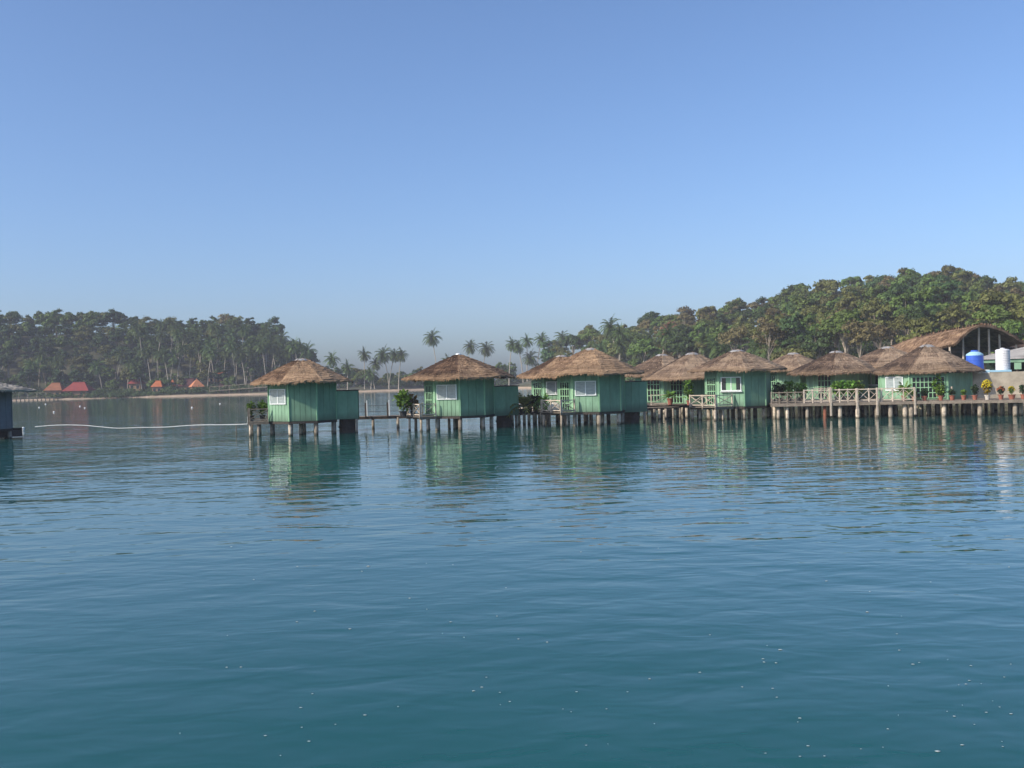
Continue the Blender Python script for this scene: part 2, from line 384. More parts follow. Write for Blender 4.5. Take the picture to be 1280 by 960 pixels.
def hut(px, d, phi, label, R_e=3.15, ze=3.05, zp=4.65, a=1.98, seed=1, win='frosted', porch=1.15, porch_w=2.3, annex=1.45,
        annex_z=(0.72, 2.45), thatch=THATCH, wall=GREEN, door=True, cap=CAP, zf=0.90, wall_top=None, npile=8, porch_dphi=0,
        rail=WOOD_PALE, tank=True, win_k=1, door_k=0, door_w=.62, raft=False, roof_dx=0.0, extra=None, oct_=0.75, cap_r=0.42):
    rng = random.Random(seed)
    x = X(px, d, 2.5); loc = (x, d, 0)
    ang_t = math.atan2(-d, -x); rz = ang_t + R(phi)
    root = thing('thatched_hut', label, 'hut', loc, rz, 'thatched huts on stilts')
    s = 2*a*math.tan(PI/8); zt = wall_top or (ze+0.30); ze = ze+.11
    # walls
    core = MB(); ring = [(a-.02)/math.cos(PI/8)*Vector((math.cos(PI/8+k*PI/4), math.sin(PI/8+k*PI/4))) for k in range(8)]
    core.add([(p.x, p.y, zf-.06) for p in ring]+[(p.x, p.y, zt) for p in ring],
             [(k, (k+1) % 8, 8+(k+1) % 8, 8+k) for k in range(8)]+[tuple(range(7, -1, -1)), tuple(range(8, 16))])
    w = MB()
    for k in range(8):
        an = k*PI/4; c = (a*math.cos(an), a*math.sin(an))
        planks(w, c[0], c[1], an, s-0.07, zf-.04, zt-.02, rng, pitch=rng.choice((0.27, 0.33, 0.4)) if k < 2 else rng.choice((.33, .55, .82)))
        if k in (1, 2):   # belt board
            t = Vector((-math.sin(an), math.cos(an)))
    wo = w.build('wall', wall, root)
    core.build('wall_core', GREEN_DARK if wall is GREEN else BLUEGREY, wo)
    for k in range(8):
        tr = MB(); p = ring[k]*1.008; tr.box((p.x, p.y, (zf+zt)/2-.03), (0.085, 0.085, zt-zf+.02), PI/8+k*PI/4)
        tr.build('corner_post', GREEN_TRIM if wall is GREEN else wall, root)
    if door: lattice_door(root, (a*math.cos(door_k*PI/4), a*math.sin(door_k*PI/4)), door_k*PI/4, s*door_w, min(1.75, zt-zf-.3), zf+.08, cols=round(4*door_w*s/1.0))
    if win:
        an = win_k*PI/4; window(root, (a*math.cos(an), a*math.sin(an)), an, min(s*0.80, 1.4), 0.80, min(zf+1.42, zt-.62), win)
    # floor and stilts
    fl = MB(); rr = (a+.03)/math.cos(PI/8); fr = [rr*Vector((math.cos(PI/8+k*PI/4), math.sin(PI/8+k*PI/4))) for k in range(8)]
    fl.add([(p.x, p.y, zf-.20) for p in fr]+[(p.x, p.y, zf-.06) for p in fr],
           [(k, (k+1) % 8, 8+(k+1) % 8, 8+k) for k in range(8)]+[tuple(range(7, -1, -1)), tuple(range(8, 16))])
    fl.build('floor_frame', WOOD_DARK, root)
    def pile(px_, py_, r, parent, top, name='pile'):
        b = MB(); o = rng.uniform(-.03, .03)
        b.tube([(px_+o, py_, -1.5), (px_+o*.5, py_+rng.uniform(-.01, .01), 0), (px_, py_, top)], [r*1.08, r, r*0.95], 10)
        b.build(name, PILE, parent, True)
    for k in range(8):
        p = ring[k]*0.93; pile(p.x, p.y, rng.uniform(.115, .15), root, zf-.19)
    for k in range(npile-4):
        an = rng.uniform(0, 2*PI); r_ = rng.uniform(0.2, 0.6)*a; pile(r_*math.cos(an), r_*math.sin(an), rng.uniform(.08, .12), root, zf-.19)
    # roof
    bias = R(40)-R(phi)+PI/2 - PI/2   # lighter-toned side of the roof
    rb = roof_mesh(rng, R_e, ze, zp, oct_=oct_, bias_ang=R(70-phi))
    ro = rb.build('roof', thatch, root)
    ro.location = (roof_dx*math.cos(-rz), roof_dx*math.sin(-rz), 0)
    if cap:
        cb = MB(); k = (zp-ze)/R_e; r0 = cap_r
        cb.lathe([(r0+.02, zp-k*r0+.02), (r0, zp-k*r0+.075), (r0*.6, zp-k*r0*.6+.085), (r0*.35, zp-k*r0*.35+.04), (0.05, zp-.06)], n=12)
        cb.build('ridge_cap', cap, ro, False)
    # wash room annex on the far side
    if annex:
        z0, z1 = annex_z; wd = 1.55; x0 = -(a-.05); x1 = -(a+annex)
        ab = MB(); ab.box(((x0+x1)/2, 0, (z0+z1)/2), (annex, wd, z1-z0))
        for sgn in (-1, 1): planks(ab, (x0+x1)/2, sgn*(wd/2+.012), sgn*PI/2, annex-.02, z0+.01, z1-.01, rng, 0.72, th=0.02)
        planks(ab, x1-.012, 0, PI, wd-.04, z0+.01, z1-.01, rng, 0.5, th=0.02)
        ao = ab.build('annex', wall, root)
        rb2 = MB(); rb2.box(((x0+x1)/2-.03, 0, z1+.03), (annex+.10, wd+.16, 0.05)); rb2.build('annex_roof', WOOD_DARK, ao)
        for sy in (-1, 1): pile(x1+.15, sy*(wd/2-.12), .09, ao, z0)
        if tank:
            tb = MB(); tb.lathe([(0.50, -1.0), (0.50, 0.28), (0.54, 0.29), (0.54, 0.40), (0.50, 0.41), (0.48, z0-.03)], (x1+.68, 0, 0), 16)
            tb.build('septic_tank', WOOD_DARK, root)
    if raft:
        b = MB()
        for v in (-1.4, -.5, .4, 1.3): b.bar((-2.3, v, .28), (2.3, v, .28), .55, .42)
        b.bar((-2.2, -1.6, .55), (-2.2, 1.6, .55), .2, .12); b.bar((2.2, -1.6, .55), (2.2, 1.6, .55), .2, .12)
        b.build('timber_base', WOOD_DARK, root)
    # porch in front of the door
    if porch:
        M = Matrix.Rotation(R(porch_dphi), 3, 'Z')
        def T(u, v): q = M@Vector((u, v, 0)); return (q.x, q.y)
        x0 = a+.02 if not porch_dphi else a*0.9; x1 = a+porch; hw = porch_w/2
        pb = MB(); n = int((x1-x0)/0.14)
        for i in range(n):
            c = T(x0+(i+.5)*(x1-x0)/n, 0); pb.box((c[0], c[1], zf-.04), ((x1-x0)/n-.015, porch_w, 0.04), R(porch_dphi))
        for v in (-hw+.04, 0, hw-.04):
            pb.bar((*T(x0, v), zf-.13), (*T(x1, v), zf-.13), 0.07, 0.13)
        po = pb.build('porch', WOOD, root)
        for (p, q, nx) in ((T(x1-.05, -hw+.05), T(x1-.05, hw-.05), 2), (T(x0+.05, hw-.05), T(x1-.12, hw-.05), 1), (T(x0+.05, -hw+.05), T(x1-.12, -hw+.05), 1)):
            rb3 = MB(); railing(rb3, p, q, zf-.02, zf+.72, nx); rb3.build('railing', rail, po)
        for u in (x1-.15, (x0+x1)/2):
            for v in (-hw+.15, hw-.15): pile(*T(u, v), rng.uniform(.07, .10), po, zf-.19)
    return root

# front row, read off the photograph (column, distance, facing)
hut(378, 62.3, -90, 'green thatched hut standing apart nearest the left, pale window on its lit side', R_e=3.12, zp=4.62, seed=11, porch=1.25, annex=1.35, annex_z=(0.84, 2.55), rail=WOOD)
hut(574, 64.0, -67, 'green thatched hut second from left, lattice door beside its white window, bushy yellow-green porch plant', R_e=3.45, zp=4.66, seed=22, cap=WHITE, cap_r=.16, annex=1.75, annex_z=(0.72, 2.55))
hut(739, 65.0, -55, 'tall green thatched hut with white window and crossed porch railing, right of photo centre', R_e=3.40, ze=3.10, zp=4.88, seed=33, annex=1.85, annex_z=(0.68, 2.62))
hut(703, 71.5, -58, 'thatched hut half hidden behind left shoulder of the tall central hut', R_e=3.15, ze=3.0, zp=4.62, seed=44, annex=0, tank=False, thatch=THATCH)
hut(922, 68.2, -57, 'green thatched hut with shuttered dark-edged window above a pale crossed porch railing', R_e=3.2, ze=3.12, zp=4.60, seed=55, win='open', annex=0, porch=1.5, porch_dphi=16, thatch=THATCH_GREY, tank=False, cap_r=.5)
hut(866, 75.0, -35, 'low eaved thatched hut tucked behind left of the hut with shuttered window', R_e=3.75, ze=2.62, zp=4.65, seed=66, win=None, annex=0, porch=0, tank=False, thatch=THATCH_GREY, wall_top=2.95, cap_r=.5)
hut(828, 82.0, -20, 'rearmost thatched hut whose roof peeks out right of the tall central hut', R_e=3.4, ze=2.9, zp=4.75, seed=77, win=None, annex=0, porch=0, tank=False, thatch=THATCH_GREY, cap_r=.5)
hut(992, 81.0, -55, 'thatched hut set back behind the dark crossed railing, palest green wall', R_e=3.2, ze=3.0, zp=4.55, seed=88, win=None, annex=0, porch=0, tank=False, thatch=THATCH_GREY, cap_r=.5)
hut(1046, 75.5, -25, 'thatched hut with small white lattice opening behind the pale railing walkway', R_e=3.5, ze=2.72, zp=4.50, seed=99, win=None, annex=0, porch=0, tank=False, thatch=THATCH_GREY, wall_top=3.0, cap_r=.5)
hut(1110, 76.5, -80, 'thatched hut with shuttered window, half hidden behind the widest thatched hut', R_e=3.6, ze=3.02, zp=4.75, seed=111, win='open', annex=0, porch=0, tank=False, thatch=THATCH_GREY, cap_r=.5)
hut(1155, 67.8, 5, 'widest thatched hut at right, low shaggy eaves over a shaded lattice front', R_e=3.5, ze=2.66, zp=4.62, a=2.75, roof_dx=.25, seed=122, win='frosted', win_k=-1, door_w=.85, annex=0, porch=0, tank=False, thatch=THATCH_GREY, wall_top=2.68, zf=1.03, oct_=0.55, cap_r=.5)
hut(-30, 66.5, -40, 'blue-grey hut with shallow pale roof cut off at left edge of photo', R_e=3.55, ze=2.98, zp=3.95, seed=133, win='frosted', wall=BLUEGREY, thatch=THATCH_PALE, annex=0, porch=0, cap=None, tank=False, zf=0.70, raft=True)

# ------------------------------------------------------------------ walkways
def pile_at(x, y, r, top, parent, material=None, rng=random, lean=0.03):
    b = MB(); o = rng.uniform(-lean, lean)
    b.tube([(x+o, y, -1.5), (x+o*.4, y, 0), (x, y, top)], [r*1.08, r, r*.95], 10)
    return b.build('pile', material or PILE, parent, True)

def walkway(label, pts, width, z, name='walkway', plank=0.16, material=WOOD, group=None):
    "boards laid across a line of plan points; returns the thing"
    root = thing(name, label, 'walkway', (0, 0, 0), 0, group)
    b = MB(); bm_ = MB(); rng = random.Random(len(pts)*7+int(abs(pts[0][0])))
    for (p, q) in zip(pts[:-1], pts[1:]):
        p = Vector((*p, 0)); q = Vector((*q, 0)); d = q-p; L = d.length; an = math.atan2(d.y, d.x); nrm = Vector((-d.y, d.x, 0)).normalized()
        n = int(L/plank)
        for i in range(n):
            c = p+d*((i+.5)/n)+nrm*width/2
            b.box((c.x, c.y, z-.02+rng.uniform(-.004, .004)), (L/n-.014, width+rng.uniform(-.05, .05), .04), an)
        for k in (0.05, 0.5, 0.95):
            bm_.bar(p+nrm*width*k+Vector((0, 0, z-.12)), q+nrm*width*k+Vector((0, 0, z-.12)), 0.08, 0.15)
    b.build('decking', material, root); bm_.build('beam', WOOD_DARK, root)
    return root

rng = random.Random(5)
# footbridge running behind the front row of huts
yb = 67.2
bridge = walkway('dark narrow plank footbridge linking the first huts behind their annexes', [(X(432, yb), yb), (X(640, yb), yb+.3), (X(860, yb), yb+3.5)], 1.3, 0.80)
for px in (466, 497, 640, 648, 655, 661, 668, 676, 684, 805, 818, 824, 832, 841, 850, 858):
    d = yb+.2 if px < 640 else yb+.3+(px-640)/220*3.2
    pile_at(X(px, d), d, rng.uniform(.07, .11), .70, bridge, rng=rng)
rb = MB()
for px in (457, 484.5):
    x = X(px, yb); rb.box((x, yb+.06, 1.22), (.10, .10, .95))
for z in (1.12, 1.50): rb.bar((X(446, yb), yb+.06, z), (X(498, yb), yb+.06, z), .025)
rb.build('railing', WOOD_DARK, bridge)
for px in (459.3, 487):
    b = MB(); b.cyl((X(px, yb), yb-.06, .82), (X(px, yb), yb-.06, 1.85), .035); b.build('white_post', WHITE_PIPE, bridge)

# broad boardwalk at right
FR = [(X(963, 65.0), 65.0), (X(1140, 63.2), 63.2), (X(1330, 60.0), 60.0)]
board = walkway('broad weathered boardwalk on many piles in front of the right-hand huts', FR, 3.6, 1.0, 'boardwalk')
fa = MB()
for p, q in zip(FR[:-1], FR[1:]): fa.bar((p[0], p[1]-.03, .90), (q[0], q[1]-.03, .90), .05, .17)
fa.build('edge_board', WOOD, board)
def fd(px): return 65.0-(px-963)/177*1.8 if px < 1140 else 63.2-(px-1140)/190*3.2
for i, px in enumerate((973, 984, 1009, 1031, 1050, 1072, 1096, 1113, 1131, 1139, 1180, 1225, 1269)):
    d = fd(px)+.25
    pile_at(X(px, d, .5), d, .14 if px > 1040 else .11, .84, board, RUST if px == 1031 else None, rng)
for i, px in enumerate((968, 978, 991, 999, 1014, 1022, 1036, 1043, 1058, 1064, 1082, 1089, 1104, 1120, 1146, 1151, 1160, 1172, 1196, 1205, 1217, 1240, 1252, 1262, 1276)):
    d = fd(px)+rng.choice((1.3, 2.2, 3.2))
    pile_at(X(px, d, .5), d, rng.uniform(.08, .12), .84, board, None, rng)
# platform that carries the rear huts
plat = walkway('rear timber platform under the thatched huts behind the boardwalk', [(X(955, 68.8), 68.8), (X(1340, 64.0), 64.0)], 16.0, 0.92, 'platform', plank=0.22)
for i in range(34):
    px = 960+i*10.5+rng.uniform(-4, 4); d = 70.2+rng.choice((0, 3, 6, 10))-(px-955)/385*4.2
    pile_at(X(px, d, .5), d, rng.uniform(.10, .14), .77, plat, None, rng)
plat2 = walkway('short timber landing below the low eaved hut with two potted plants', [(X(806, 71.8), 71.8), (X(866, 71.4), 71.4)], 4.5, 0.92, 'platform', plank=0.2)
for px in (815, 826, 836, 847, 858): pile_at(X(px, 72.5, .5), 72.5, .10, .77, plat2, None, rng)
lr = MB()
railing(lr, (X(814, 71.85), 71.85), (X(836, 71.85), 71.85), .92, 1.62, 1, style='none'); lr.build('railing', WOOD_PALE, plat2)

# fences
def fence(label, runs, z0, z1, nx, material, w=.06, tall=()):
    t = thing('railing', label, 'railing', (0, 0, 0))
    for (p, q, n) in runs:
        b = MB(); railing(b, p, q, z0, z1, n, w); b.build('railing_panel', material, t)
    for px, d, h in tall:
        b = MB(); b.box((X(px, d), d-.08, z0+h/2-.75+.3), (.10, .10, h+.75)); b.build('post', material, t)
    return t
def FP(px, off=.12): d = fd(px)+off; return (X(px, d, 1.4), d)
fence('shaded dark part of boardwalk railing with rows of crossed braces', [(FP(964), FP(984), 2), (FP(984), FP(1004), 2)], 1.0, 1.70, 2, WOOD, .055)  # shade on this run is put into its darker wood colour
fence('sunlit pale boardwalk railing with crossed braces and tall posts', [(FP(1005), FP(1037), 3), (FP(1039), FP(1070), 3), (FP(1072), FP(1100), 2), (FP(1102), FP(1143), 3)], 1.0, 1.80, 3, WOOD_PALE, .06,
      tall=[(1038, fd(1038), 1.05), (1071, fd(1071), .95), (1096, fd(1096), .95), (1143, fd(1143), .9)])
fence('pale railing close against the front of the widest thatched hut', [((X(1150, 65.8), 65.8), (X(1190, 64.9), 64.9), 4)], 1.0, 1.75, 4, WOOD_PALE, .05)
fence('rear railing with tangled slats between dark railing and lattice hut', [((X(968, 68.4), 68.4), (X(1046, 68.0), 68.0), 8)], 1.0, 1.85, 8, WOOD_PALE, .05)

# ------------------------------------------------------------------ plants
def plant(label, p, h, r, kind_='bush', leaf=LEAF_PLANT, pot=TERRA, pot_h=0.32, pot_r=0.17, seed=1, flower=None, cat='potted plant'):
    rng = random.Random(seed)
    t = thing('potted_plant', label, cat, p, rng.uniform(0, 6))
    b = MB(); b.lathe([(pot_r*.68, 0), (pot_r*.95, pot_h*.85), (pot_r*1.12, pot_h*.86), (pot_r*1.12, pot_h), (pot_r*.9, pot_h), (pot_r*.85, pot_h*.9)], n=14); b.build('pot', pot, t)
    f = MB()
    if kind_ == 'palm':
        for i in range(15):
            a = i*2.4+rng.uniform(-.3, .3); el = rng.uniform(.5, 1.35); L = h*rng.uniform(.75, 1.05)
            prev = None
            for k in range(8):
                u = k/7; rr = r*math.cos(el)*1.5*u; z = pot_h+(h-pot_h)*(math.sin(el)*u*1.15-0.75*u*u*(1.3-el*.5))
                c = Vector((rr*math.cos(a), rr*math.sin(a), z))
                if prev is not None and k > 1:
                    sd = Vector((-math.sin(a), math.cos(a), 0))
                    for s_ in (-1, 1):
                        wl = .46*r*(1-abs(u-.5)); tip = c+sd*s_*wl+Vector((0, 0, -.3*wl))+(c-prev)*.6
                        f.add([prev, c, tip], [(0, 1, 2)])
                prev = c
    else:
        for i in range(300):
            d = Vector((rng.gauss(0, 1), rng.gauss(0, 1), rng.gauss(0, 1))).normalized()*rng.uniform(.45, 1)
            c = Vector((d.x*r, d.y*r, pot_h+(h-pot_h)*.55+d.z*(h-pot_h)*.5))
            q = Vector((rng.gauss(0, 1), rng.gauss(0, 1), rng.gauss(0.4, 1))).normalized(); L = r*rng.uniform(.30, .6)
            s_ = q.cross(Vector((0, 0, 1))).normalized()*L*.42
            f.add([c, c+q*L*.5+s_, c+q*L, c+q*L*.5-s_], [(0, 1, 2, 3)])
        for i in range(6):
            a = rng.uniform(0, 6.3); f.bar((0, 0, pot_h*.8), (r*.5*math.cos(a), r*.5*math.sin(a), pot_h+(h-pot_h)*.5), .015)
    f.build('foliage', leaf, t)
    if flower:
        g = MB()
        for i in range(34 if leaf is not LEAF_YELLOW else 60):
            d = Vector((rng.gauss(0, 1), rng.gauss(0, 1), abs(rng.gauss(0, 1)))).normalized()
            c = Vector((d.x*r*1.02, d.y*r*1.02, pot_h+(h-pot_h)*.55+d.z*(h-pot_h)*.52))
            g.box(c, (.07, .07, .05), rng.uniform(0, 3))
        g.build('blossoms', flower, t)
    return t
def PP(px, d, z): return (X(px, d, z+.5), d, z)
plant('small leafy plant at far left end of the porch of the isolated hut', PP(314, 61.9, .90), 1.10, .30, seed=1, pot=POT_DARK)
plant('brighter leafy plant against the wall on the porch of the isolated hut', PP(328, 62.2, .90), 1.15, .32, seed=2, pot=POT_DARK)
plant('large bushy yellow-green plant on the porch of the second hut', PP(504, 62.6, .90), 1.50, .52, seed=3, pot=POT_DARK, pot_r=.25)
plant('browning bushy plant beside the lattice door of the second hut', PP(516, 63.0, .90), 1.25, .36, seed=4, pot=POT_DARK, leaf=LEAF_ORANGE if False else leaf_mat('leaf_browning', (0.22, 0.15, 0.05)))
plant('broad arching palm plant in the gap between second and central huts', PP(654, 65.2, .78), 2.0, .95, 'palm', seed=5, pot=POT_DARK, leaf=leaf_mat('leaf_pale_plant', (0.24, 0.26, 0.06)), pot_r=.28)
plant('dark dense shrub below the arching palm plant left of central hut', PP(660, 66.4, .78), 1.0, .5, seed=6, pot=POT_DARK, leaf=LEAF_PLANT_DARK, pot_r=.3)
plant('dark shrub with trailing leaves on left end of the central porch', PP(670, 66.3, .80), 1.1, .45, seed=7, pot=POT_DARK, leaf=LEAF_PLANT_DARK)
plant('green spiky plant on the central porch in front of the hidden hut', PP(680, 65.0, .90), 1.65, .65, 'palm', seed=8, pot=POT_DARK)
plant('small palm in terracotta pot on the short landing', PP(837.5, 71.6, .92), 1.45, .62, 'palm', seed=9, pot_r=.22, pot_h=.45, leaf=LEAF_PLANT)
plant('tall bright green shrub beside the pale crossed porch', PP(861, 69.5, .92), 1.75, .38, seed=10, leaf=LEAF_PLANT)
plant('dark leafy shrub behind left end of the dark railing', PP(974, 67.5, 1.0), 1.25, .42, seed=12, leaf=LEAF_PLANT_DARK, pot=POT_DARK)
plant('mid green shrub leaning over dark railing in front of palest wall', PP(986, 67.4, 1.0), 1.40, .45, seed=13, pot=POT_DARK, leaf=LEAF_PLANT)
plant('low green bush left of the small lattice opening', PP(1001, 67.3, 1.0), 1.20, .45, seed=14, pot=POT_DARK)
for i, (px, r_) in enumerate(((1046, .42), (1055, .46), (1064, .45), (1073, .42))):
    plant(('low hedge-like bush in the shaded recess, leftmost of four', 'low hedge-like bush in the shaded recess, second of four', 'low hedge-like bush in the shaded recess, third of four', 'low hedge-like bush in the shaded recess, rightmost of four')[i],
          PP(px, 66.8, 1.0), 1.25, r_, seed=15+i, pot=POT_DARK)
plant('arching palm plant in front of the widest thatched hut', PP(1130, 65.0, 1.0), 1.75, .75, 'palm', seed=20, pot=TERRA)
plant('feathery green plant against the shaded lattice front', PP(1172, 65.1, 1.0), 1.40, .50, seed=21, pot=TERRA)
for i, (px, pot, leaf, fl, hh, lab) in enumerate((
    (1142.5, TERRA, LEAF_PLANT, None, .85, 'terracotta pot with thin greenery at the end post of the sunlit railing'),
    (1155.5, TERRA, LEAF_PLANT_DARK, None, .75, 'terracotta pot with dark leaves, second along the boardwalk edge'),
    (1176, TERRA, LEAF_PLANT, None, .8, 'terracotta pot with pale leaves below the leaning rail end'),
    (1190, TERRA, LEAF_PLANT_DARK, None, .8, 'large terracotta pot at the right corner of the widest hut'),
    (1204.5, TERRA, LEAF_PLANT, None, .85, 'terracotta pot with small green tuft just left of the concrete wall'),
    (1218.5, TERRA, LEAF_PLANT_DARK, None, .95, 'terracotta pot with sparse dark plant before the shaded concrete wall'),
    (1234, POT_PALE, LEAF_YELLOW, LEAF_YELLOW, 1.05, 'pale pot with round bright yellow flowering plant'),
    (1251, TERRA, LEAF_PLANT_DARK, LEAF_ORANGE, .95, 'terracotta pot with reddish flowers below the white tank'),
    (1264.5, TERRA, LEAF_PLANT, LEAF_YELLOW, 1.0, 'wide terracotta bowl with yellow and green flowers'),
    (1279, TERRA, LEAF_PLANT_DARK, None, .9, 'terracotta pot cut off at right edge of photo'))):
    d = fd(px)+.5
    plant(lab, PP(px, d, 1.0), hh*(.75, .95, 1.1, .8)[i % 4], (.17, .24, .30, .21)[i % 4] if px != 1234 else .28, seed=40+i, pot=pot, leaf=leaf, flower=fl, pot_h=.29, pot_r=.16 if px != 1264.5 else .21)

cb = MB(); cr_ = random.Random(4)
prof = [(.05, 0), (.21, .02), (.25, .10), (.22, .19), (.12, .26), (.03, .28)]
cb.lathe(prof, (0, 0, 0), 12); cb.v = [(x*1.7+cr_.uniform(-.02, .02), y*.8+cr_.uniform(-.02, .02), z+cr_.uniform(-.015, .015)) for x, y, z in cb.v]
o = cb.build('cloth_bundle', plain('pale_cloth', (.55, .53, .48), .9, .1, 4), None, True); o.location = (X(693, 64.2, 1.6), 64.2, .91); o.scale = (1.1, 1.1, 2.0)
tag(o, 'pale cloth covered bundle on the porch of the tall central hut', 'bundle')

# ------------------------------------------------------------------ water tanks, wall, shed, pavilion
xw0 = X(1206, 66.2, 2); xw1 = X(1345, 64.0, 2)
wl = MB(); wl.bar((xw0, 66.2, 1.80), (xw1, 64.4, 1.80), .20, 1.70)
wl.bar((xw0, 65.9, 1.10), (xw1, 64.1, 1.10), .36, .22)
tag(wl.build('concrete_wall', CONC), 'stained grey concrete wall behind the row of flower pots', 'wall')
sl = thing('tank_ledge', 'pale blue ledge on the concrete wall carrying both tanks', 'ledge')
b = MB(); b.bar((X(1208, 66.8, 2.7), 66.75, 2.71), (X(1262, 66.0, 2.7), 66.0, 2.71), 1.5, .12); b.build('slab', PALE_BLUE, sl)
b = MB(); b.bar((X(1222, 65.9, 2.7), 65.88, 2.70), (X(1237, 65.7, 2.7), 65.70, 2.70), .05, .22); b.build('painted_panel', WHITE, sl)
bt = thing('water_tank', 'round blue plastic water tank above the concrete wall', 'water tank', (X(1218.5, 66.9, 3.3), 66.9, 2.77), 0, 'water tanks on the ledge')
b = MB(); b.lathe([(.50, 0), (.53, .03), (.53, .30), (.545, .33), (.53, .36), (.53, .66), (.545, .69), (.53, .72), (.53, .98), (.49, 1.08), (.30, 1.20), (.22, 1.23)], n=28); b.build('tank_body', BLUE_PLASTIC, bt, False)
b = MB(); b.lathe([(.23, 1.23), (.24, 1.24), (.24, 1.30), (.20, 1.33)], n=20); b.build('lid', BLUE_PLASTIC, bt)
b = MB(); b.lathe([(.535, .985), (.50, 1.085), (.31, 1.205), (.24, 1.232)], n=28); b.build('shoulder', PALE_BLUE, bt)
st = thing('water_tank', 'ribbed pale metal water tank above the concrete wall', 'water tank', (X(1253.5, 66.2, 3.3), 66.2, 2.77), 0, 'water tanks on the ledge')
prof = [(.43, 0)]
for i in range(8): z = .03+i*.155; prof += [(.435, z), (.435, z+.10), (.455, z+.12), (.435, z+.14)]
prof += [(.43, 1.28), (.36, 1.33), (.12, 1.36)]
b = MB(); b.lathe(prof, n=28); b.build('tank_body', STEEL, st, False)
b = MB(); b.lathe([(.13, 1.355), (.14, 1.36), (.14, 1.40), (.10, 1.42)], n=16); b.build('lid', STEEL, st)

sh = thing('shed', 'low open shed with corrugated grey roof and green fascia behind the tanks', 'shed')
P0, P1 = at(1226, 449, 70.5), at(1345, 446, 68.5); P2, P3 = at(1345, 419, 75), at(1226, 446, 77)
b = MB(); n = 240
for i in range(n+1):
    t = i/n; u = P0.lerp(P1, t); v = P3.lerp(P2, t); k = .018*(1 if i % 2 else -1)
    b.v += [tuple(u+Vector((0, 0, k))), tuple(v+Vector((0, 0, k)))]
    if i: q = 2*i; b.f.append((q-2, q, q+1, q-1))
o = b.build('shed_roof', SHEET, sh); so = o.modifiers.new('thickness', 'SOLIDIFY'); so.thickness = .03
b = MB(); b.bar(P0+Vector((.0, .15, -.17)), P1+Vector((0, .15, -.17)), .06, .20); b.build('fascia', GREEN, sh)
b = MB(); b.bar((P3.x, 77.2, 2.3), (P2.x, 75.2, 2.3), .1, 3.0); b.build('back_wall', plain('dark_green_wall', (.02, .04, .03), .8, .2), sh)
for px in (1232, 1272, 1300):
    b = MB(); dd = 70.8-(px-1226)/119*2; b.box((X(px, dd, 2), dd, 2.1), (.10, .10, 2.6)); b.build('post', WOOD_DARK, sh)
b = MB(); b.bar((X(1268, 69.6, 2.5), 69.6, 3.0), (X(1277, 69.4, 2.5), 69.4, 3.0), .08, .45); b.build('counter_panel', GREEN, sh)

# long vaulted thatch hall: arched gable to the right front, hipped far end
pv = thing('thatched_hall', 'large open hall with arched thatch roof and pale posts behind the tanks', 'hall')
b = MB(); b.uv = []; b.tone = []
A = Vector((X(1221, 84, 5), 84, 0)); axis = Vector((-.30, .954, 0)); side = Vector((.954, .30, 0))
def OFF(u): return u*2.6 if u < 0 else u*4.2
secs = [(-.6, 1.03, 6.42, 4.95), (0, 1.02, 6.38, 4.92), (3, 1.04, 6.15, 4.5), (7, 1.06, 5.78, 4.0), (10, 1.0, 5.20, 3.6), (12, .9, 4.75, 3.4), (13.6, .7, 4.3, 3.2), (14.6, .3, 3.6, 3.1)]
rngp = random.Random(3); m_ = 22
for si, (t, sc, zt, ze) in enumerate(secs):
    for i in range(m_+1):
        u = -1+2*i/m_
        zz = ze+(zt-ze)*(math.cos(u*PI/2)**1.05 if abs(u) < 1 else 0)+ (0.0)
        p = A+axis*t+side*(OFF(u)*sc)
        b.v.append((p.x+rngp.uniform(-.02, .02), p.y, zz+rngp.uniform(-.03, .03))); b.uv.append((t/4, abs(u)*.9)); b.tone.append(rngp.uniform(-.05, .05))
for s_ in range(len(secs)-1):
    for i in range(m_):
        q = s_*(m_+1)+i; b.f.append((q, q+1, q+m_+2, q+m_+1))
# ragged thatch ends over the roof
for _ in range(2600):
    t = rngp.uniform(-.55, 13.5); u = rngp.choice((rngp.uniform(-1, 1), -1+abs(rngp.gauss(0, .02))))
    k = min(range(len(secs)), key=lambda j: abs(secs[j][0]-t)); sc, zt, ze = secs[k][1:]
    k2 = next((j for j in range(1, len(secs)) if secs[j][0] >= t), 1); f_ = (t-secs[k2-1][0])/(secs[k2][0]-secs[k2-1][0])
    sc = secs[k2-1][1]*(1-f_)+secs[k2][1]*f_; zt = secs[k2-1][2]*(1-f_)+secs[k2][2]*f_; ze = secs[k2-1][3]*(1-f_)+secs[k2][3]*f_
    def Q(u, t, lift):
        p = A+axis*t+side*(OFF(u)*sc); return (p.x, p.y, ze+(zt-ze)*math.cos(max(-1, min(1, u))*PI/2)**1.05+lift-(max(0, abs(u)-1)*2))
    du = (.05 if u > 0 else -.05); k = len(b.v)
    for p in (Q(u, t, .018), Q(u, t+.07, .018), Q(u+du*rngp.uniform(.6, 1.4), t+.035, .022)): b.v.append(p); b.uv.append((t/4, abs(u)*.9)); b.tone.append(rngp.uniform(-.09, .09))
    b.f.append((k, k+1, k+2))
o = b.build('roof', THATCH, pv); so = o.modifiers.new('thickness', 'SOLIDIFY'); so.thickness = .18; so.offset = -1
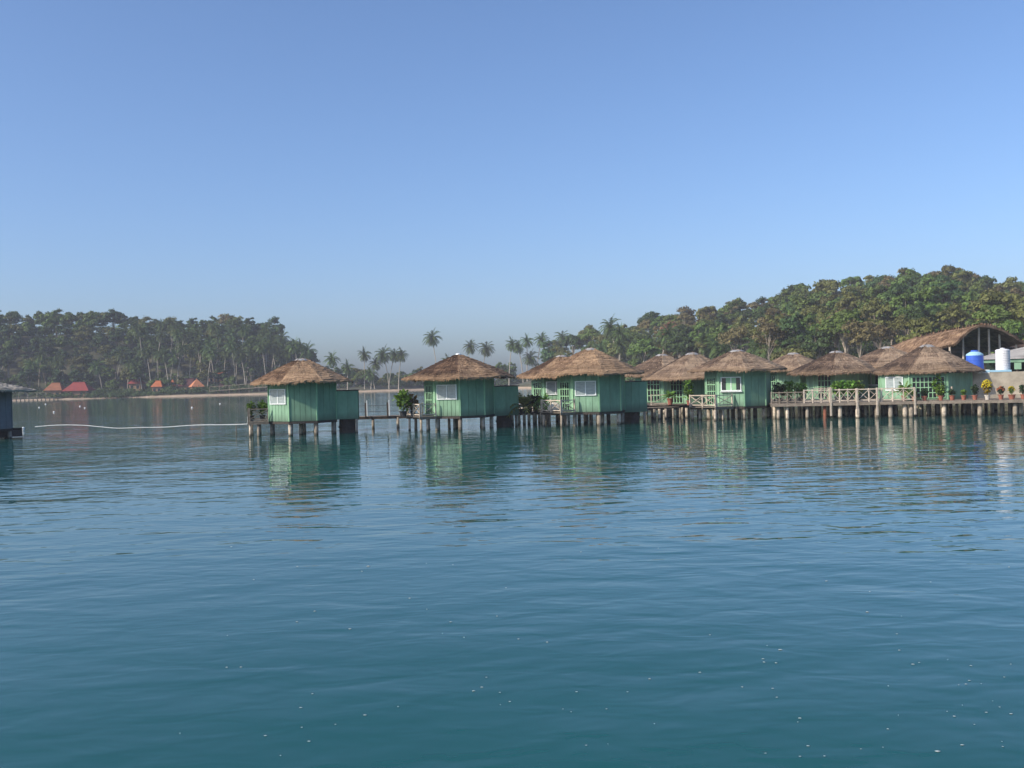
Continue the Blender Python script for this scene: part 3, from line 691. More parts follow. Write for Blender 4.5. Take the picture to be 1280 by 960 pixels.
for u, t in ((-.48, .1), (.0, -.1), (.27, -.1), (.58, .1), (-.95, .2), (.96, .2), (-.9, 4), (.9, 4), (-.9, 8.5), (.9, 8.5)):
    p = A+axis*t+side*OFF(u); zt = 4.9-t*.12+(1.42-t*.03)*math.cos(u*PI/2)
    b = MB(); b.cyl((p.x, p.y, .9), (p.x+rngp.uniform(-.15, .15), p.y, zt-.05), .10, .085, 8); b.build('post', WOOD_PALE if t < 1 else WOOD_DARK, pv)
b = MB(); p = A+axis*.2+side*-2.6; q = A+axis*.2+side*4.2
b.bar((p.x, p.y, 4.30), (q.x, q.y, 4.30), .12, .16); b.build('tie_beam', WOOD_DARK, pv)
b = MB(); p = A+axis*4.5+side*-2.3; q = A+axis*4.5+side*3.8; b.bar((p.x, p.y, 2.9), (q.x, q.y, 2.9), .1, 3.7); b.build('inner_wall', WOOD_DARK, pv)
# small side roof to the right of the hall
pv2 = thing('lean_to', 'low dark thatch roof running out of frame right of the arched hall', 'roof')
p, q = at(1262, 428, 88), at(1350, 436, 84)
b = MB(); M_ = (q-p).normalized(); rgh = Vector((-M_.y, M_.x, 0))
b.add([p, q, q-rgh*-3+Vector((0, 0, -.9)), p+rgh*3+Vector((0, 0, -.9)), q-rgh*3+Vector((0, 0, -.9)), p-rgh*3+Vector((0, 0, -.9))], [(0, 1, 2, 3), (0, 1, 4, 5)])
b.uv = [(0, .5), (3, .5), (3, 1), (0, 1), (3, 1), (0, 1)]; b.tone = [-.1]*6
o = b.build('roof', THATCH_GREY, pv2); so = o.modifiers.new('thickness', 'SOLIDIFY'); so.thickness = .15
for k in (.05, .5, .95):
    c = p.lerp(q, k); b = MB(); b.cyl((c.x, c.y, .9), (c.x, c.y, c.z-.1), .09); b.build('post', WOOD_DARK, pv2)

# ------------------------------------------------------------------ terrain
def interp(x, pts):
    xs, ys = zip(*pts); return float(np.interp(x, xs, ys))
def dr(px, py): return py+math.tan(ROLL)*(px-640)
SIL_R = [(640, 452), (690, 427), (720, 415), (760, 408), (800, 400), (818, 390), (845, 386), (880, 380), (905, 383), (960, 370), (990, 363), (1040, 350), (1080, 348), (1110, 343), (1145, 334), (1190, 334), (1240, 350), (1280, 352), (1500, 360)]
SIL_L = [(-400, 390), (0, 386), (50, 393), (90, 390), (110, 388), (160, 392), (190, 398), (225, 397), (250, 400), (285, 394), (300, 398), (325, 408), (340, 405), (360, 423), (385, 438), (400, 452), (430, 478)]
DFR = [(640, 335), (700, 300), (760, 262), (850, 205), (1000, 150), (1280, 112), (1500, 100)]
DRR = [(640, 345), (720, 330), (880, 300), (1040, 270), (1160, 252), (1280, 240), (1500, 230)]
def top_z(px, D, sil): return CAM_H+(474-dr(px, interp(px, sil)))*D/F_PX
def land(px, D):
    "ground height along the sight column px at distance D"
    h = -1.6
    shore = 352+4*math.sin(px*.013)+2*math.sin(px*.05)
    if D > shore-12: h = -1.6+min(1, (D-shore+12)/12)*1.6 if D < shore else min(1.5, (D-shore)*.12)
    if px < 440:
        Dr = 428; rz = max(1.5, top_z(px, Dr, SIL_L)-9.0); t = (D-shore-14)/(Dr-shore-14)
        if t > 0: t = min(t, 1.0); h = max(h, 1.5+(rz-1.5)*(t*t*(3-2*t)))
    f_ = interp(px, DFR)
    if px > 640 and D > f_-8:
        h0 = -1.6+min(1, (D-f_+8)/8)*3.0
        Dr = interp(px, DRR); rz = max(1.4, top_z(px, Dr, SIL_R)-9.5); t = (D-f_-4)/(Dr-f_-4) if Dr > f_+5 else 0
        t = max(0, min(1, t)); h = max(h, h0+(rz-1.4)*(t**1.1))
    return h
pxs = list(np.arange(-700, 1990, 15)); Ds = list(np.arange(60, 120, 10))+list(np.arange(120, 480, 4))+[500, 540, 600, 650]
b = MB()
for D in Ds:
    for px in pxs:
        u = (px-640)/F_PX; b.v.append((u*D, D, land(px, D)+(0.25*math.sin(px*.31+D*.2) if D > 365 else 0)))
w_ = len(pxs)
for j in range(len(Ds)-1):
    for i in range(w_-1): q = j*w_+i; b.f.append((q, q+1, q+w_+1, q+w_))
# sea bed towards and behind the viewer
k = len(b.v); b.v += [(-640, -45, -1.6), (640, -45, -1.6), ((pxs[-1]-640)/F_PX*60, 60, -1.6), ((pxs[0]-640)/F_PX*60, 60, -1.6)]
b.f.append((k, k+1, k+2, k+3))
def ground_mat():
    m, nt, bs = mat('land')
    g = N(nt, 'ShaderNodeNewGeometry'); sp = N(nt, 'ShaderNodeSeparateXYZ'); nt.links.new(g.outputs['Position'], sp.inputs[0])
    ns = N(nt, 'ShaderNodeTexNoise', Scale=0.35, Detail=6.0); nt.links.new(g.outputs['Position'], ns.inputs['Vector'])
    h = mathn(nt, 'MULTIPLY_ADD', ns.outputs['Fac'], .9); nt.links.new(sp.outputs[2], nt.nodes[-1].inputs[2])
    sand = ramp(nt, [(.3, (.29, .21, .14)), (.7, (.42, .32, .22))], ns.outputs['Fac'])
    soil = ramp(nt, [(.35, (.03, .04, .018)), (.7, (.085, .075, .04))], ns.outputs['Fac'])
    r = ramp(nt, [(.27, (0, 0, 0)), (.36, (1, 1, 1))], mathn(nt, 'MULTIPLY', h, .33))
    nt.links.new(mixc(nt, r.outputs[0], sand.outputs[0], soil.outputs[0]), bs.inputs['Base Color']); bs.inputs['Roughness'].default_value = .95
    return m
kind(b.build('ground', ground_mat(), None, True), 'structure')
def gz(x, D): return land(640+F_PX*x/D, D)

# ------------------------------------------------------------------ trees
def quads_mesh(P, Nn, size, asp, name, material, rng, up=None):
    "many leaf-sized faces: centres P, normals Nn"
    n = len(P)
    ref = rng.normal(size=(n, 3)); t = np.cross(Nn, ref); t /= np.linalg.norm(t, axis=1)[:, None]+1e-9
    s = np.cross(Nn, t)
    a = (size*rng.uniform(.6, 1.3, n))[:, None]; bb = a*asp
    bend = Nn*a*.15
    V = np.stack([P-t*a, P-s*bb-bend, P+t*a, P+s*bb-bend], 1).reshape(-1, 3)
    me = bpy.data.meshes.new(name); me.vertices.add(4*n); me.vertices.foreach_set('co', V.astype(np.float32).ravel())
    me.loops.add(4*n); me.loops.foreach_set('vertex_index', np.arange(4*n, dtype=np.int32))
    me.polygons.add(n); me.polygons.foreach_set('loop_start', np.arange(0, 4*n, 4, dtype=np.int32)); me.polygons.foreach_set('loop_total', np.full(n, 4, np.int32))
    me.update(calc_edges=True); me.materials.append(material); return me
def crown_points(rng, clumps, nleaf):
    P = []; Q = []
    w = np.array([c[3]**2 for c in clumps]); w = w/w.sum()
    for (cx, cy, cz, r), f in zip(clumps, w):
        k = max(8, int(nleaf*f)); d = rng.normal(size=(k, 3)); d /= np.linalg.norm(d, axis=1)[:, None]
        d[:, 2] = np.where(d[:, 2] < -.3, -d[:, 2]*.6, d[:, 2])
        lump = 1+.22*np.sin(d[:, 0]*5+cx*3)+.18*np.sin(d[:, 1]*6+cy*3)
        rr = r*lump*rng.uniform(.55, 1.05, k)**.6
        P.append(np.array([cx, cy, cz])+d*rr[:, None]*np.array([1, 1, .72]))
        q = d+rng.normal(size=(k, 3))*.45; q[:, 2] += .25; Q.append(q/np.linalg.norm(q, axis=1)[:, None])
    return np.concatenate(P), np.concatenate(Q)

SHAPES = {  # name: (height, crown radius, crown base fraction, clumps, leaves, leaf size)
 'rounded': (10, 3.5, .16, 20, 4200, .27), 'spreading': (10.5, 4.1, .30, 20, 4000, .27), 'tall': (12.5, 3.1, .16, 22, 4200, .27),
 'irregular': (11, 3.8, .20, 18, 3600, .27), 'open': (11, 3.7, .34, 18, 1700, .25), 'low': (6, 3.2, .05, 16, 3000, .27)}
TREES = {}
def make_shape(name, variant):
    H, r, cb, nc, nl, ls = SHAPES[name]; seed = hash_(name)+variant*17; rng = np.random.default_rng(seed)
    clumps = []; z0 = H*cb; zc = (z0+H)/2; hz = (H-z0)/2
    for i in range(nc):
        a = i*2.4+rng.uniform(-.5, .5); q = math.sqrt((i+.5)/nc)*rng.uniform(.75, 1.0)
        zz = math.sqrt(max(.02, 1-q*q))*rng.uniform(-.35, 1) if name != 'spreading' else (1-q*q)*rng.uniform(.5, 1)-.1
        if name == 'tall': q *= .8; zz = rng.uniform(-.85, .85); q *= math.sqrt(1-zz*zz*.8)
        rc = r*rng.uniform(.22, .38)*(1.05 if name != 'irregular' else .95)
        clumps.append((q*r*.78*math.cos(a), q*r*.78*math.sin(a), zc+zz*(hz-rc*.5), rc))
    P, Q = crown_points(rng, clumps, nl)
    tb = MB(); bend = rng.uniform(-.5, .5, 2)
    tb.tube([(0, 0, -1.2), (bend[0]*.3, bend[1]*.3, H*.25), (bend[0], bend[1], H*.5), (bend[0]*1.1, bend[1]*.8, H*.72)], [.23, .18, .14, .07], 7)
    for i, (cx, cy, cz, rc) in enumerate(clumps[:9]):
        h0 = H*rng.uniform(cb*.75, cb+.15); mid = ((bend[0]+cx)/2, (bend[1]+cy)/2, (h0+cz)/2+.2)
        tb.tube([(bend[0]*.8, bend[1]*.8, h0), mid, (cx, cy, cz)], [.10, .07, .025], 5)
    return P, Q, tb, ls
def hash_(s): return sum(ord(c)*(i+3) for i, c in enumerate(s))
def get_tree(shape, variant, leaf):
    key = (shape, variant, leaf)
    if key not in TREES:
        P, Q, tb, ls = make_shape(shape, variant)
        TREES[key] = (quads_mesh(P, Q, np.full(len(P), ls), .62, 'crown', LEAF[leaf], np.random.default_rng(7)), tb.mesh('trunk', TRUNK_PALE if (variant+hash_(shape)) % 2 else TRUNK), SHAPES[shape][0])
    return TREES[key]
USED = {}
def tree(x, y, z, height, shape, variant, leaf, label, group):
    crown, trunk, H = get_tree(shape, variant, leaf); s = height/H
    t = thing('broadleaf_tree', label, 'tree', (x, y, z), random.uniform(0, 6.28), group)
    t.scale = (s*random.uniform(.92, 1.12), s*random.uniform(.92, 1.12), s)
    obj('trunk', trunk, t); obj('crown', crown, t)
    return t

def palm_meshes(seed, H):
    rng = random.Random(seed); b = MB()
    lean = rng.uniform(-.13, .13)*H; ly = rng.uniform(-.06, .06)*H
    pts = [(lean*(k/6)**1.8, ly*(k/6)**1.6, -1+(H+1)*k/6) for k in range(7)]
    b.tube(pts, [.24, .18, .16, .15, .14, .13, .12], 7)
    c = MB(); top = Vector(pts[-1])
    for i in range(32):
        a = i*2.4+rng.uniform(-.25, .25); el = R(80)-i/31*R(125)+rng.uniform(-.15, .15); L = rng.uniform(3.4, 4.3)*(0.85 if i > 20 else 1)
        p = top+Vector((0, 0, .1)); d = Vector((math.cos(a)*math.cos(el), math.sin(a)*math.cos(el), math.sin(el))); sd = Vector((-math.sin(a), math.cos(a), 0))
        n = 9; prev = p
        for k in range(n):
            d = (d+Vector((0, 0, -.13-.02*k))).normalized(); nx = prev+d*L/n
            ll = 1.05*math.sin(PI*min(1, (k+1.2)/(n+.6)))**.7
            for s_ in (-1, 1):
                for o_ in (0, .5):
                    q0 = prev.lerp(nx, o_); q1 = prev.lerp(nx, o_+.50)
                    tip = q0+sd*s_*ll*rng.uniform(.6, .9)+d*ll*.45+Vector((0, 0, -ll*rng.uniform(.3, .7)))
                    c.add([q0, q1, tip], [(0, 1, 2)])
            prev = nx
    g = MB()
    for i in range(7):
        a = rng.uniform(0, 6.3); g.lathe([(.02, -.14), (.11, -.06), (.12, .04), (.03, .14)], (top.x+.25*math.cos(a), top.y+.25*math.sin(a), top.z-.25), 6)
    return c.mesh('crown', LEAF_PALM), b.mesh('trunk', TRUNK_PALM), g.mesh('coconuts', WOOD_DARK)
PALMS = [(palm_meshes(100+i, H), H) for i, H in enumerate((15, 17, 19, 16, 18, 14))]
def palm(px, D, top, label, group, i):
    (c, t_, g), H = PALMS[i % len(PALMS)]
    x = X(px, D, top); hx = sum(t_.vertices[42+k].co.x for k in range(7))/7; z = gz(x, D); hh = top-z
    t = thing('palm_tree', label, 'palm tree', (x-hx, D, z), 0.0, group)
    cs = (.95, .82, 1.05, .9, 1.0, .86)[i % 6]*random.uniform(.93, 1.07); s = hh/H; t.scale = (1, 1, 1)
    tr = obj('trunk', t_, t); tr.scale = (1, 1, s)
    cr = obj('crown', c, t); H_=H
    cr.scale = (cs*1.0, cs*1.0, cs); cr.location = (0, 0, hh-H*cs)
    # crown sits on the trunk head
    me_top = t_.vertices
    v = me_top[6*7].co; 
    cx = sum(me_top[6*7+k].co.x for k in range(7))/7; cy = sum(me_top[6*7+k].co.y for k in range(7))/7
    cr.location = (cx-cx*cs, cy-cy*cs, hh-H*cs)
    return t
random.seed(12)
# palms of the low spit in the gap between the huts (columns and crown heights from the photograph)
MIDP = [(415, 452, 345, 'leaning palm just right of the isolated hut roof'), (456, 446, 340, 'single tall palm left in the gap between first and second huts'),
        (479, 446, 345, 'left palm of the clump in gap between first two huts'), (470, 457, 350, 'short palm in front of the clump in gap between first two huts'),
        (493, 446, 352, 'middle palm of the clump in gap between first two huts'), (502, 446, 345, 'right palm of the clump in gap between first two huts'),
        (463, 470, 348, 'low young palm beneath the single tall palm'), (435, 462, 355, 'stout low palm behind right eave of the isolated hut'),
        (540, 425, 330, 'lone slender palm rising above left slope of second hut roof'), (588, 436, 330, 'left of two palms above right slope of second hut roof'),
        (608, 438, 330, 'right of two palms above right slope of second hut roof'), (640, 433, 325, 'leftmost slender palm in gap between second and central huts'),
        (648, 436, 335, 'second slender palm in gap between second and central huts'), (659, 429, 320, 'tall full palm in gap left of the central hut'),
        (663, 450, 330, 'short palm under the tall full palm left of central hut'), (677, 427, 315, 'tall palm standing right of the gap before central hut'),
        (703, 424, 310, 'palm at the foot of right hill above hidden hut roof'), (560, 455, 345, 'small palm barely showing above second hut roof ridge')]
for i, (px, py, D, lab) in enumerate(MIDP):
    palm(px, D if D > 352 else max(D, 356), CAM_H+(474-dr(px, py))*max(D, 356)/F_PX+.6, lab, 'palms on the low spit', i)

# sectors used to name forest trees by what stands in front of or beside them
def sector_r(px):
    for lim, s in ((745, 'above the central hut roof'), (800, 'right of the central hut roof'), (850, 'above the rearmost hut'), (900, 'above the low eaved hut'), (955, 'above the hut with shuttered window'),
                   (1015, 'above the set-back hut'), (1075, 'above the lattice hut'), (1120, 'left of the arched hall'), (1180, 'above left end of the arched hall'), (1230, 'above the arched gable'), (9999, 'beyond right of the arched gable')):
        if px < lim: return s
def sector_l(px):
    for lim, s in ((45, 'behind the blue-grey hut'), (85, 'above the tan cottage'), (125, 'above the red hipped roof'), (160, 'between the two red roofs'), (190, 'above the small red roof'), (225, 'above the orange roofs'), (262, 'above the orange gable'), (305, 'left of the isolated hut'), (9999, 'behind the isolated hut')):
        if px < lim: return s
def tier(t): return 'at foot of' if t < .28 else ('low on' if t < .52 else ('high on' if t < .86 else 'on skyline of'))
# left headland palms along the shore
k = 0
LP = [183, 198, 204, 218, 227, 240, 246, 251, 261, 265, 275, 283, 289, 296, 300, 311, 314, 321, 327, 333, 339, 345, 352, 360, 368, 376, 384]
for px in LP:
    D = 366+random.uniform(0, 20); py = random.uniform(428, 446)
    palm(px, D, CAM_H+(474-dr(px, py))*D/F_PX, 'tall coconut palm in front row of left headland '+sector_l(px), 'front row palms of left headland', k); k += 1
for px in (8, 38, 52, 75, 96, 121, 140, 152, 163, 172):
    D = 366+random.uniform(0, 25); py = random.uniform(440, 462)
    palm(px, D, CAM_H+(474-dr(px, py))*D/F_PX, 'shorter shore palm on left headland '+sector_l(px), 'shore palms at far left', k); k += 1
for _ in range(34):
    px = random.uniform(130, 385); D = random.uniform(385, 412); sil = interp(px, SIL_L); py = random.uniform(sil+12, sil+34)
    palm(px, D, max(gz(X(px, D, 10), D)+9, CAM_H+(474-dr(px, py))*D/F_PX), 'palm crown among trees higher on left headland '+sector_l(px), 'palms up the left headland', k); k += 1
# right hill palms low on the slope
for px, py in ((735, 440), (752, 437), (775, 432), (800, 436), (812, 425), (822, 440), (845, 430), (858, 437), (880, 428), (897, 432), (905, 440), (950, 436), (963, 440), (975, 430), (775, 418), (763, 409), (835, 418), (1010, 438)):
    f_ = interp(px, DFR); D = f_+random.uniform(6, 24)
    palm(px, D, CAM_H+(474-dr(px, py))*D/F_PX, 'palm low on right hill '+sector_r(px), 'palms at foot of right hill', k); k += 1

leafw_r = ['mid green']*7+['dark green']*3+['olive']*5+['brownish']*1
leafw_l = ['mid green']*5+['dark green']*9+['olive']*1
shp = ['rounded', 'spreading', 'tall', 'irregular', 'rounded', 'irregular', 'open']
PLANTED = []
def forest(sil, front, ridge, pxr, lat, dep, leaves, where, grp, sector, hmin, hmax, hill):
    rows = 0; n_ = 0; Dmin = min(front(p) for p in pxr); Dmax = max(ridge(p) for p in pxr)
    D = Dmin
    while D < Dmax+dep:
        step = lat/D*F_PX; px = pxr[0]+random.uniform(0, step)
        while px < pxr[1]:
            f_, r_ = front(px), ridge(px)
            if f_ <= D <= r_+dep*1.15:
                t = min(1, (D-f_)/max(1, r_-f_)); DD = D+random.uniform(-.35, .35)*dep; p = px+random.uniform(-.4, .4)*step
                x = (p-640)/F_PX*DD; z = gz(x, DD)
                ztop = CAM_H+(474-dr(p, interp(p, sil)))*DD/F_PX
                h = random.uniform(hmin, hmax)
                if t > .84: h = max(4.5, min(hmax*1.2, ztop-z+random.uniform(-2.2, 2.2)))
                else: h = max(4.0, min(h, ztop-z-1.0))
                shape = random.choice(shp) if h > 5.5 else 'low'
                if t < .15 and random.random() < .45: shape = 'low'; h = min(h, 5.5)
                leaf = random.choice(leaves); v = random.randrange(2)
                if shape == 'open': leaf = random.choice(('olive', 'brownish')) if 'right' in hill else 'olive'
                lab = f'{leaf} {shape} tree {tier(t)} {hill} {sector(p)}'
                PLANTED.append((h/DD if -20 < p < 1300 else 0, (x, DD, z-.2, h, shape, v, leaf, lab, f'{leaf} {shape} trees of {hill}'))); n_ += 1
            px += step
        D += dep
    return n_
nR = forest(SIL_R, lambda p: interp(p, DFR)+4, lambda p: interp(p, DRR), (690, 1330), 5.6, 8.2, leafw_r, '', '', sector_r, 7, 11, 'right hill')
nL = forest(SIL_L, lambda p: 370, lambda p: 428, (-50, 396), 5.6, 8.2, leafw_l, '', '', sector_l, 8, 11.5, 'left headland')
print('trees', nR, nL)
PLANTED.sort(key=lambda q: -q[0])
for _, a in PLANTED[:270]: tree(*a)
# the smaller, farther trees of both hills read as one canopy
MASS = {}; rm = np.random.default_rng(77)
for _, (x, y, z, h, shape, v, leaf, lab, g) in PLANTED[270:]:
    key = (shape, v)
    if key not in MASS: MASS[key] = make_shape(shape, v)
    P, Q, tb, ls = MASS[key]; sel = rm.choice(len(P), int(len(P)*.55), replace=False); sc = h/SHAPES[shape][0]; a = rm.uniform(0, 6.28)
    Rm = np.array([[math.cos(a), -math.sin(a), 0], [math.sin(a), math.cos(a), 0], [0, 0, 1]])
    MASS.setdefault(leaf, []).append((P[sel]*sc@Rm.T+np.array([x, y, z]), Q[sel]@Rm.T, np.full(len(sel), ls*1.3*sc)))
me = None; Pa = []; Qa = []; Sa = []; Ma = []
names = [k for k in LEAF if k in MASS]
for i, k in enumerate(names):
    for P, Q, S in MASS[k]: Pa.append(P); Qa.append(Q); Sa.append(S); Ma.append(np.full(len(P), i, np.int32))
me = quads_mesh(np.concatenate(Pa), np.concatenate(Qa), np.concatenate(Sa), .62, 'forest_canopy', LEAF[names[0]], rm)
for k in names[1:]: me.materials.append(LEAF[k])
me.polygons.foreach_set('material_index', np.concatenate(Ma)); me.update()
kind(obj('forest_canopy', me), 'stuff')
# trees that stand out
def special(px, ptop, D, h, shape, v, leaf, lab):
    top = CAM_H+(474-dr(px, ptop))*D/F_PX; x = X(px, D, top)
    return tree(x, D, top-h, h, shape, v, leaf, lab, None)
special(341, 396, 424, 16, 'rounded', 1, 'dark green', 'large dark round tree on the skyline at right end of left headland')
special(283, 390, 426, 13, 'open', 0, 'brownish', 'grey half bare spreading tree on left headland skyline')
special(311, 394, 426, 12, 'irregular', 0, 'dark green', 'dark irregular tree just right of half bare tree on left headland skyline')
special(1170, 380, 178, 11.0, 'tall', 0, 'rust brown', 'narrow rust brown tree above left end of the arched hall')
special(1268, 398, 150, 8.0, 'rounded', 0, 'rust brown', 'small reddish brown tree beside the gabled house at far right')
special(838, 400, 255, 9.0, 'irregular', 1, 'rust brown', 'reddish leaved tree on the left shoulder of right hill')
special(1060, 378, 205, 12, 'open', 1, 'olive', 'pale trunked open tree on right hill above the lattice hut')
special(1215, 372, 190, 12, 'open', 0, 'brownish', 'wide brownish tree with pale forked branches above the arched gable')
special(818, 387, 300, 10, 'tall', 1, 'dark green', 'pointed dark tree on the skyline at left shoulder of right hill')
special(690, 436, 330, 9, 'low', 0, 'dark green', 'dark round bush beneath tall palm at left foot of right hill')
# low trees and bushes of the spit
for i, (px, py, D, sh_, lf) in enumerate(((412, 462, 376, 'low', 'dark green'), (438, 463, 378, 'low', 'dark green'), (452, 470, 380, 'low', 'mid green'), (467, 466, 382, 'low', 'dark green'), (497, 470, 370, 'low', 'dark green'), (521, 462, 382, 'low', 'dark green'), (648, 470, 382, 'low', 'dark green'), (664, 466, 380, 'low', 'dark green'), (672, 452, 372, 'irregular', 'dark green'), (683, 445, 360, 'irregular', 'mid green'),(402, 455, 375, 'irregular', 'dark green'), (424, 470, 368, 'low', 'mid green'), (445, 468, 372, 'low', 'dark green'), (478, 472, 366, 'low', 'olive'), (488, 466, 378, 'low', 'dark green'),
        (505, 464, 376, 'low', 'dark green'), (515, 470, 374, 'low', 'mid green'), (528, 468, 380, 'low', 'olive'), (640, 478, 372, 'low', 'mid green'), (655, 476, 370, 'low', 'olive'), (430, 474, 380, 'low', 'brownish'), (548, 470, 380, 'low', 'dark green'), (605, 468, 380, 'low', 'mid green'))):
    top = CAM_H+(474-dr(px, py))*D/F_PX; x = X(px, D, top); z = gz(x, D)
    where = 'in the gap between first and second huts' if px < 535 else ('in the gap left of the central hut' if px > 620 else 'behind the second hut roof')
    tree(x, D, z-.3, top-z+.3, sh_, i % 2, lf, f'low {lf} bush on the spit {where}', 'low bushes on the spit')
for i in range(26):
    px = random.uniform(398, 534) if i < 17 else random.uniform(622, 702); py = random.uniform(455, 468) if i < 17 else random.uniform(450, 466)
    D = random.uniform(366, 392); top = CAM_H+(474-dr(px, py))*D/F_PX; x = X(px, D, top); z = gz(x, D); lf = random.choice(('dark green', 'mid green', 'mid green', 'olive'))
    where = 'between first and second huts' if px < 535 else 'left of the central hut'
    tree(x, D, z-.3, top-z+.3, random.choice(('low', 'rounded', 'irregular')), i % 2, lf, f'bushy {lf} tree under the palms in the gap {where}', 'bushy trees under the spit palms')
# scrub that covers the slopes and shore between the trees
rs = np.random.default_rng(9); cl = []
for _ in range(1500):
    if rs.random() < .45:
        px = rs.uniform(-60, 400); D = 361+rs.uniform(0, 1)**1.4*75
    elif rs.random() < .25:
        px = rs.uniform(395, 700); D = rs.uniform(361, 385)
    else:
        px = rs.uniform(690, 1340); f_ = interp(px, DFR); D = f_+1+rs.uniform(0, 1)**1.3*(max(20, interp(px, DRR)-f_)+12)
    x = (px-640)/F_PX*D; r = rs.uniform(.9, 2.3); cl.append((x, D, gz(x, D)+r*.45, r))
for px in np.arange(-70, 396, 1.9):
    D = rs.uniform(404, 436); r = rs.uniform(1.5, 2.9); x = (px-640)/F_PX*D; cl.append((x, D, gz(x, D)+r*rs.uniform(.4, 1.3), r))
for px in np.arange(58, 335, 2.6):
    D = rs.uniform(356.5, 361); r = rs.uniform(.9, 2.3); x = (px-640)/F_PX*D; cl.append((x, D, gz(x, D)+r*.35, r))
P, Q = crown_points(rs, cl, 190000)
kind(obj('undergrowth', quads_mesh(P, Q, np.full(len(P), .27), .65, 'undergrowth', leaf_mat('leaf_scrub', (.052, .085, .024)), rs)), 'stuff')

# ------------------------------------------------------------------ far shore buildings
def cottage(px, py_eave, D, w, dep, hroof, hwall, label, roof, wallm=TAN_WALL, style='hip', rz=0.0):
    w *= .9; hroof *= .9
    p = at(px, py_eave, D); t = thing('cottage', label, 'cottage', (p.x, p.y, p.z-hwall), rz, None)
    b = MB(); b.box((0, 0, hwall/2-.5), (w*.78, dep*.78, hwall+1.0)); b.build('wall', wallm, t)
    rf = MB(); W, Dp = w/2, dep/2
    if style == 'hip':
        rl = W*.42; v = [(-W, -Dp, hwall-.15), (W, -Dp, hwall-.15), (W, Dp, hwall-.15), (-W, Dp, hwall-.15), (-rl, 0, hwall+hroof), (rl, 0, hwall+hroof)]
        f = [(0, 1, 5, 4), (1, 2, 5), (2, 3, 4, 5), (3, 0, 4), (3, 2, 1, 0)]
    elif style == 'pyramid':
        v = [(-W, -Dp, hwall-.15), (W, -Dp, hwall-.15), (W, Dp, hwall-.15), (-W, Dp, hwall-.15), (0, 0, hwall+hroof)]
        f = [(0, 1, 4), (1, 2, 4), (2, 3, 4), (3, 0, 4), (3, 2, 1, 0)]
    else:
        v = [(-W, -Dp, hwall-.15), (W, -Dp, hwall-.15), (W, Dp, hwall-.15), (-W, Dp, hwall-.15), (-W, 0, hwall+hroof), (W, 0, hwall+hroof)]
        f = [(0, 1, 5, 4), (2, 3, 4, 5), (1, 2, 5), (3, 0, 4), (3, 2, 1, 0)]
    rf.add(v, f); r_ = rf.build('roof', roof, t)
    cp = MB(); top = max(q[2] for q in v); ends = [q for q in v if q[2] == top]
    cp.bar(Vector(ends[0])-Vector((.15, 0, 0)), Vector(ends[-1])+Vector((.15, 0, 0)), .3, .25); cp.build('ridge', roof, r_)
    for s_ in (-1, 1):
        wd = MB(); wd.box((s_*w*.2, -dep*.39-.02, hwall*.5), (.9, .06, 1.1)); wd.build('window', DARK, t)
    return t
cottage(70, 487.5, 363, 7.5, 6, 2.8, 3.0, 'tan cottage with orange-brown roof on the far left shore', plain('tan_roof', (.22, .085, .04), .8, .3, .8), style='hip')
cottage(99, 488, 362, 10.6, 7, 3.2, 2.6, 'wide cottage with bright red hipped roof on far left shore', RED_ROOF)
cottage(171, 479, 372, 5.8, 5.5, 2.6, 2.8, 'small cottage with pointed dark red roof on far shore', RED_ROOF, style='pyramid')
cottage(198, 483, 366, 4.6, 4.6, 2.2, 2.6, 'leftmost cottage with bright orange roof behind shore bushes', ORANGE_ROOF, style='hip')
cottage(216, 482, 370, 4.2, 4.4, 2.4, 2.6, 'middle cottage with orange roof half hidden by foliage', ORANGE_ROOF, style='pyramid')
cottage(234, 482, 370, 6.0, 5, 2.8, 2.6, 'cottage with dark maroon roof left of the orange gable', MAROON_ROOF, style='gable')
cottage(246, 483, 364, 5.4, 5, 3.0, 2.4, 'cottage with pale orange steep gable roof on far shore', plain('pale_orange_roof', (.46, .18, .08), .7, .15, .8), style='pyramid', rz=.5)
cottage(270, 470, 384, 7.0, 5, 1.6, 3.0, 'low orange roofed building up slope behind the palms', ORANGE_ROOF, style='gable')
cottage(283, 484, 370, 5, 5, 2, 2.6, 'dark blue walled cottage among palms left of isolated hut', MAROON_ROOF, wallm=BLUEGREY, style='gable')
cottage(1264, 424, 140, 4.6, 4.5, 1.6, 2.8, 'small gabled house with white bargeboards on hill at far right', MAROON_ROOF, style='gable', rz=PI/2-.4)
# white railing bridge on the shore behind the isolated hut
fb = thing('shore_bridge', 'pale railed footbridge along the far beach left of isolated hut', 'footbridge')
b = MB(); p, q = at(262, 489, 357), at(336, 483.5, 354); b.bar(p, q, 1.2, .2); b.build('deck', WOOD, fb)
b = MB(); b.bar(p+Vector((0, 0, 1.5)), q+Vector((0, 0, 1.5)), .14)
for i in range(7): c = p.lerp(q, i/6); b.bar(c+Vector((0, 0, -1.8)), c+Vector((0, 0, 1.5)), .15)
b.build('railing', WOOD, fb)
# low pier at far left
pr = thing('pier', 'long low pale pier on the water beside the blue-grey hut', 'pier')
b = MB(); p, q = at(8, 500.5, 335), at(76, 498.2, 345); p.z = q.z = .75; b.bar(p, q, 1.6, .25); b.build('deck', WOOD, pr)
for i in range(13):
    c = p.lerp(q, (i+.3)/13); b = MB(); b.cyl((c.x, c.y, -1.5), (c.x, c.y, .65), .16, .14, 6); b.build('pile', PILE, pr)
b = MB(); b.bar(p+Vector((4, 0, 2.0)), p+Vector((13, 0, 1.8)), .12)
for k in (4, 7, 10, 13): b.bar(p+Vector((k, 0, 0)), p+Vector((k, 0, 1.9)), .12)
b.build('railing', WOOD, pr)

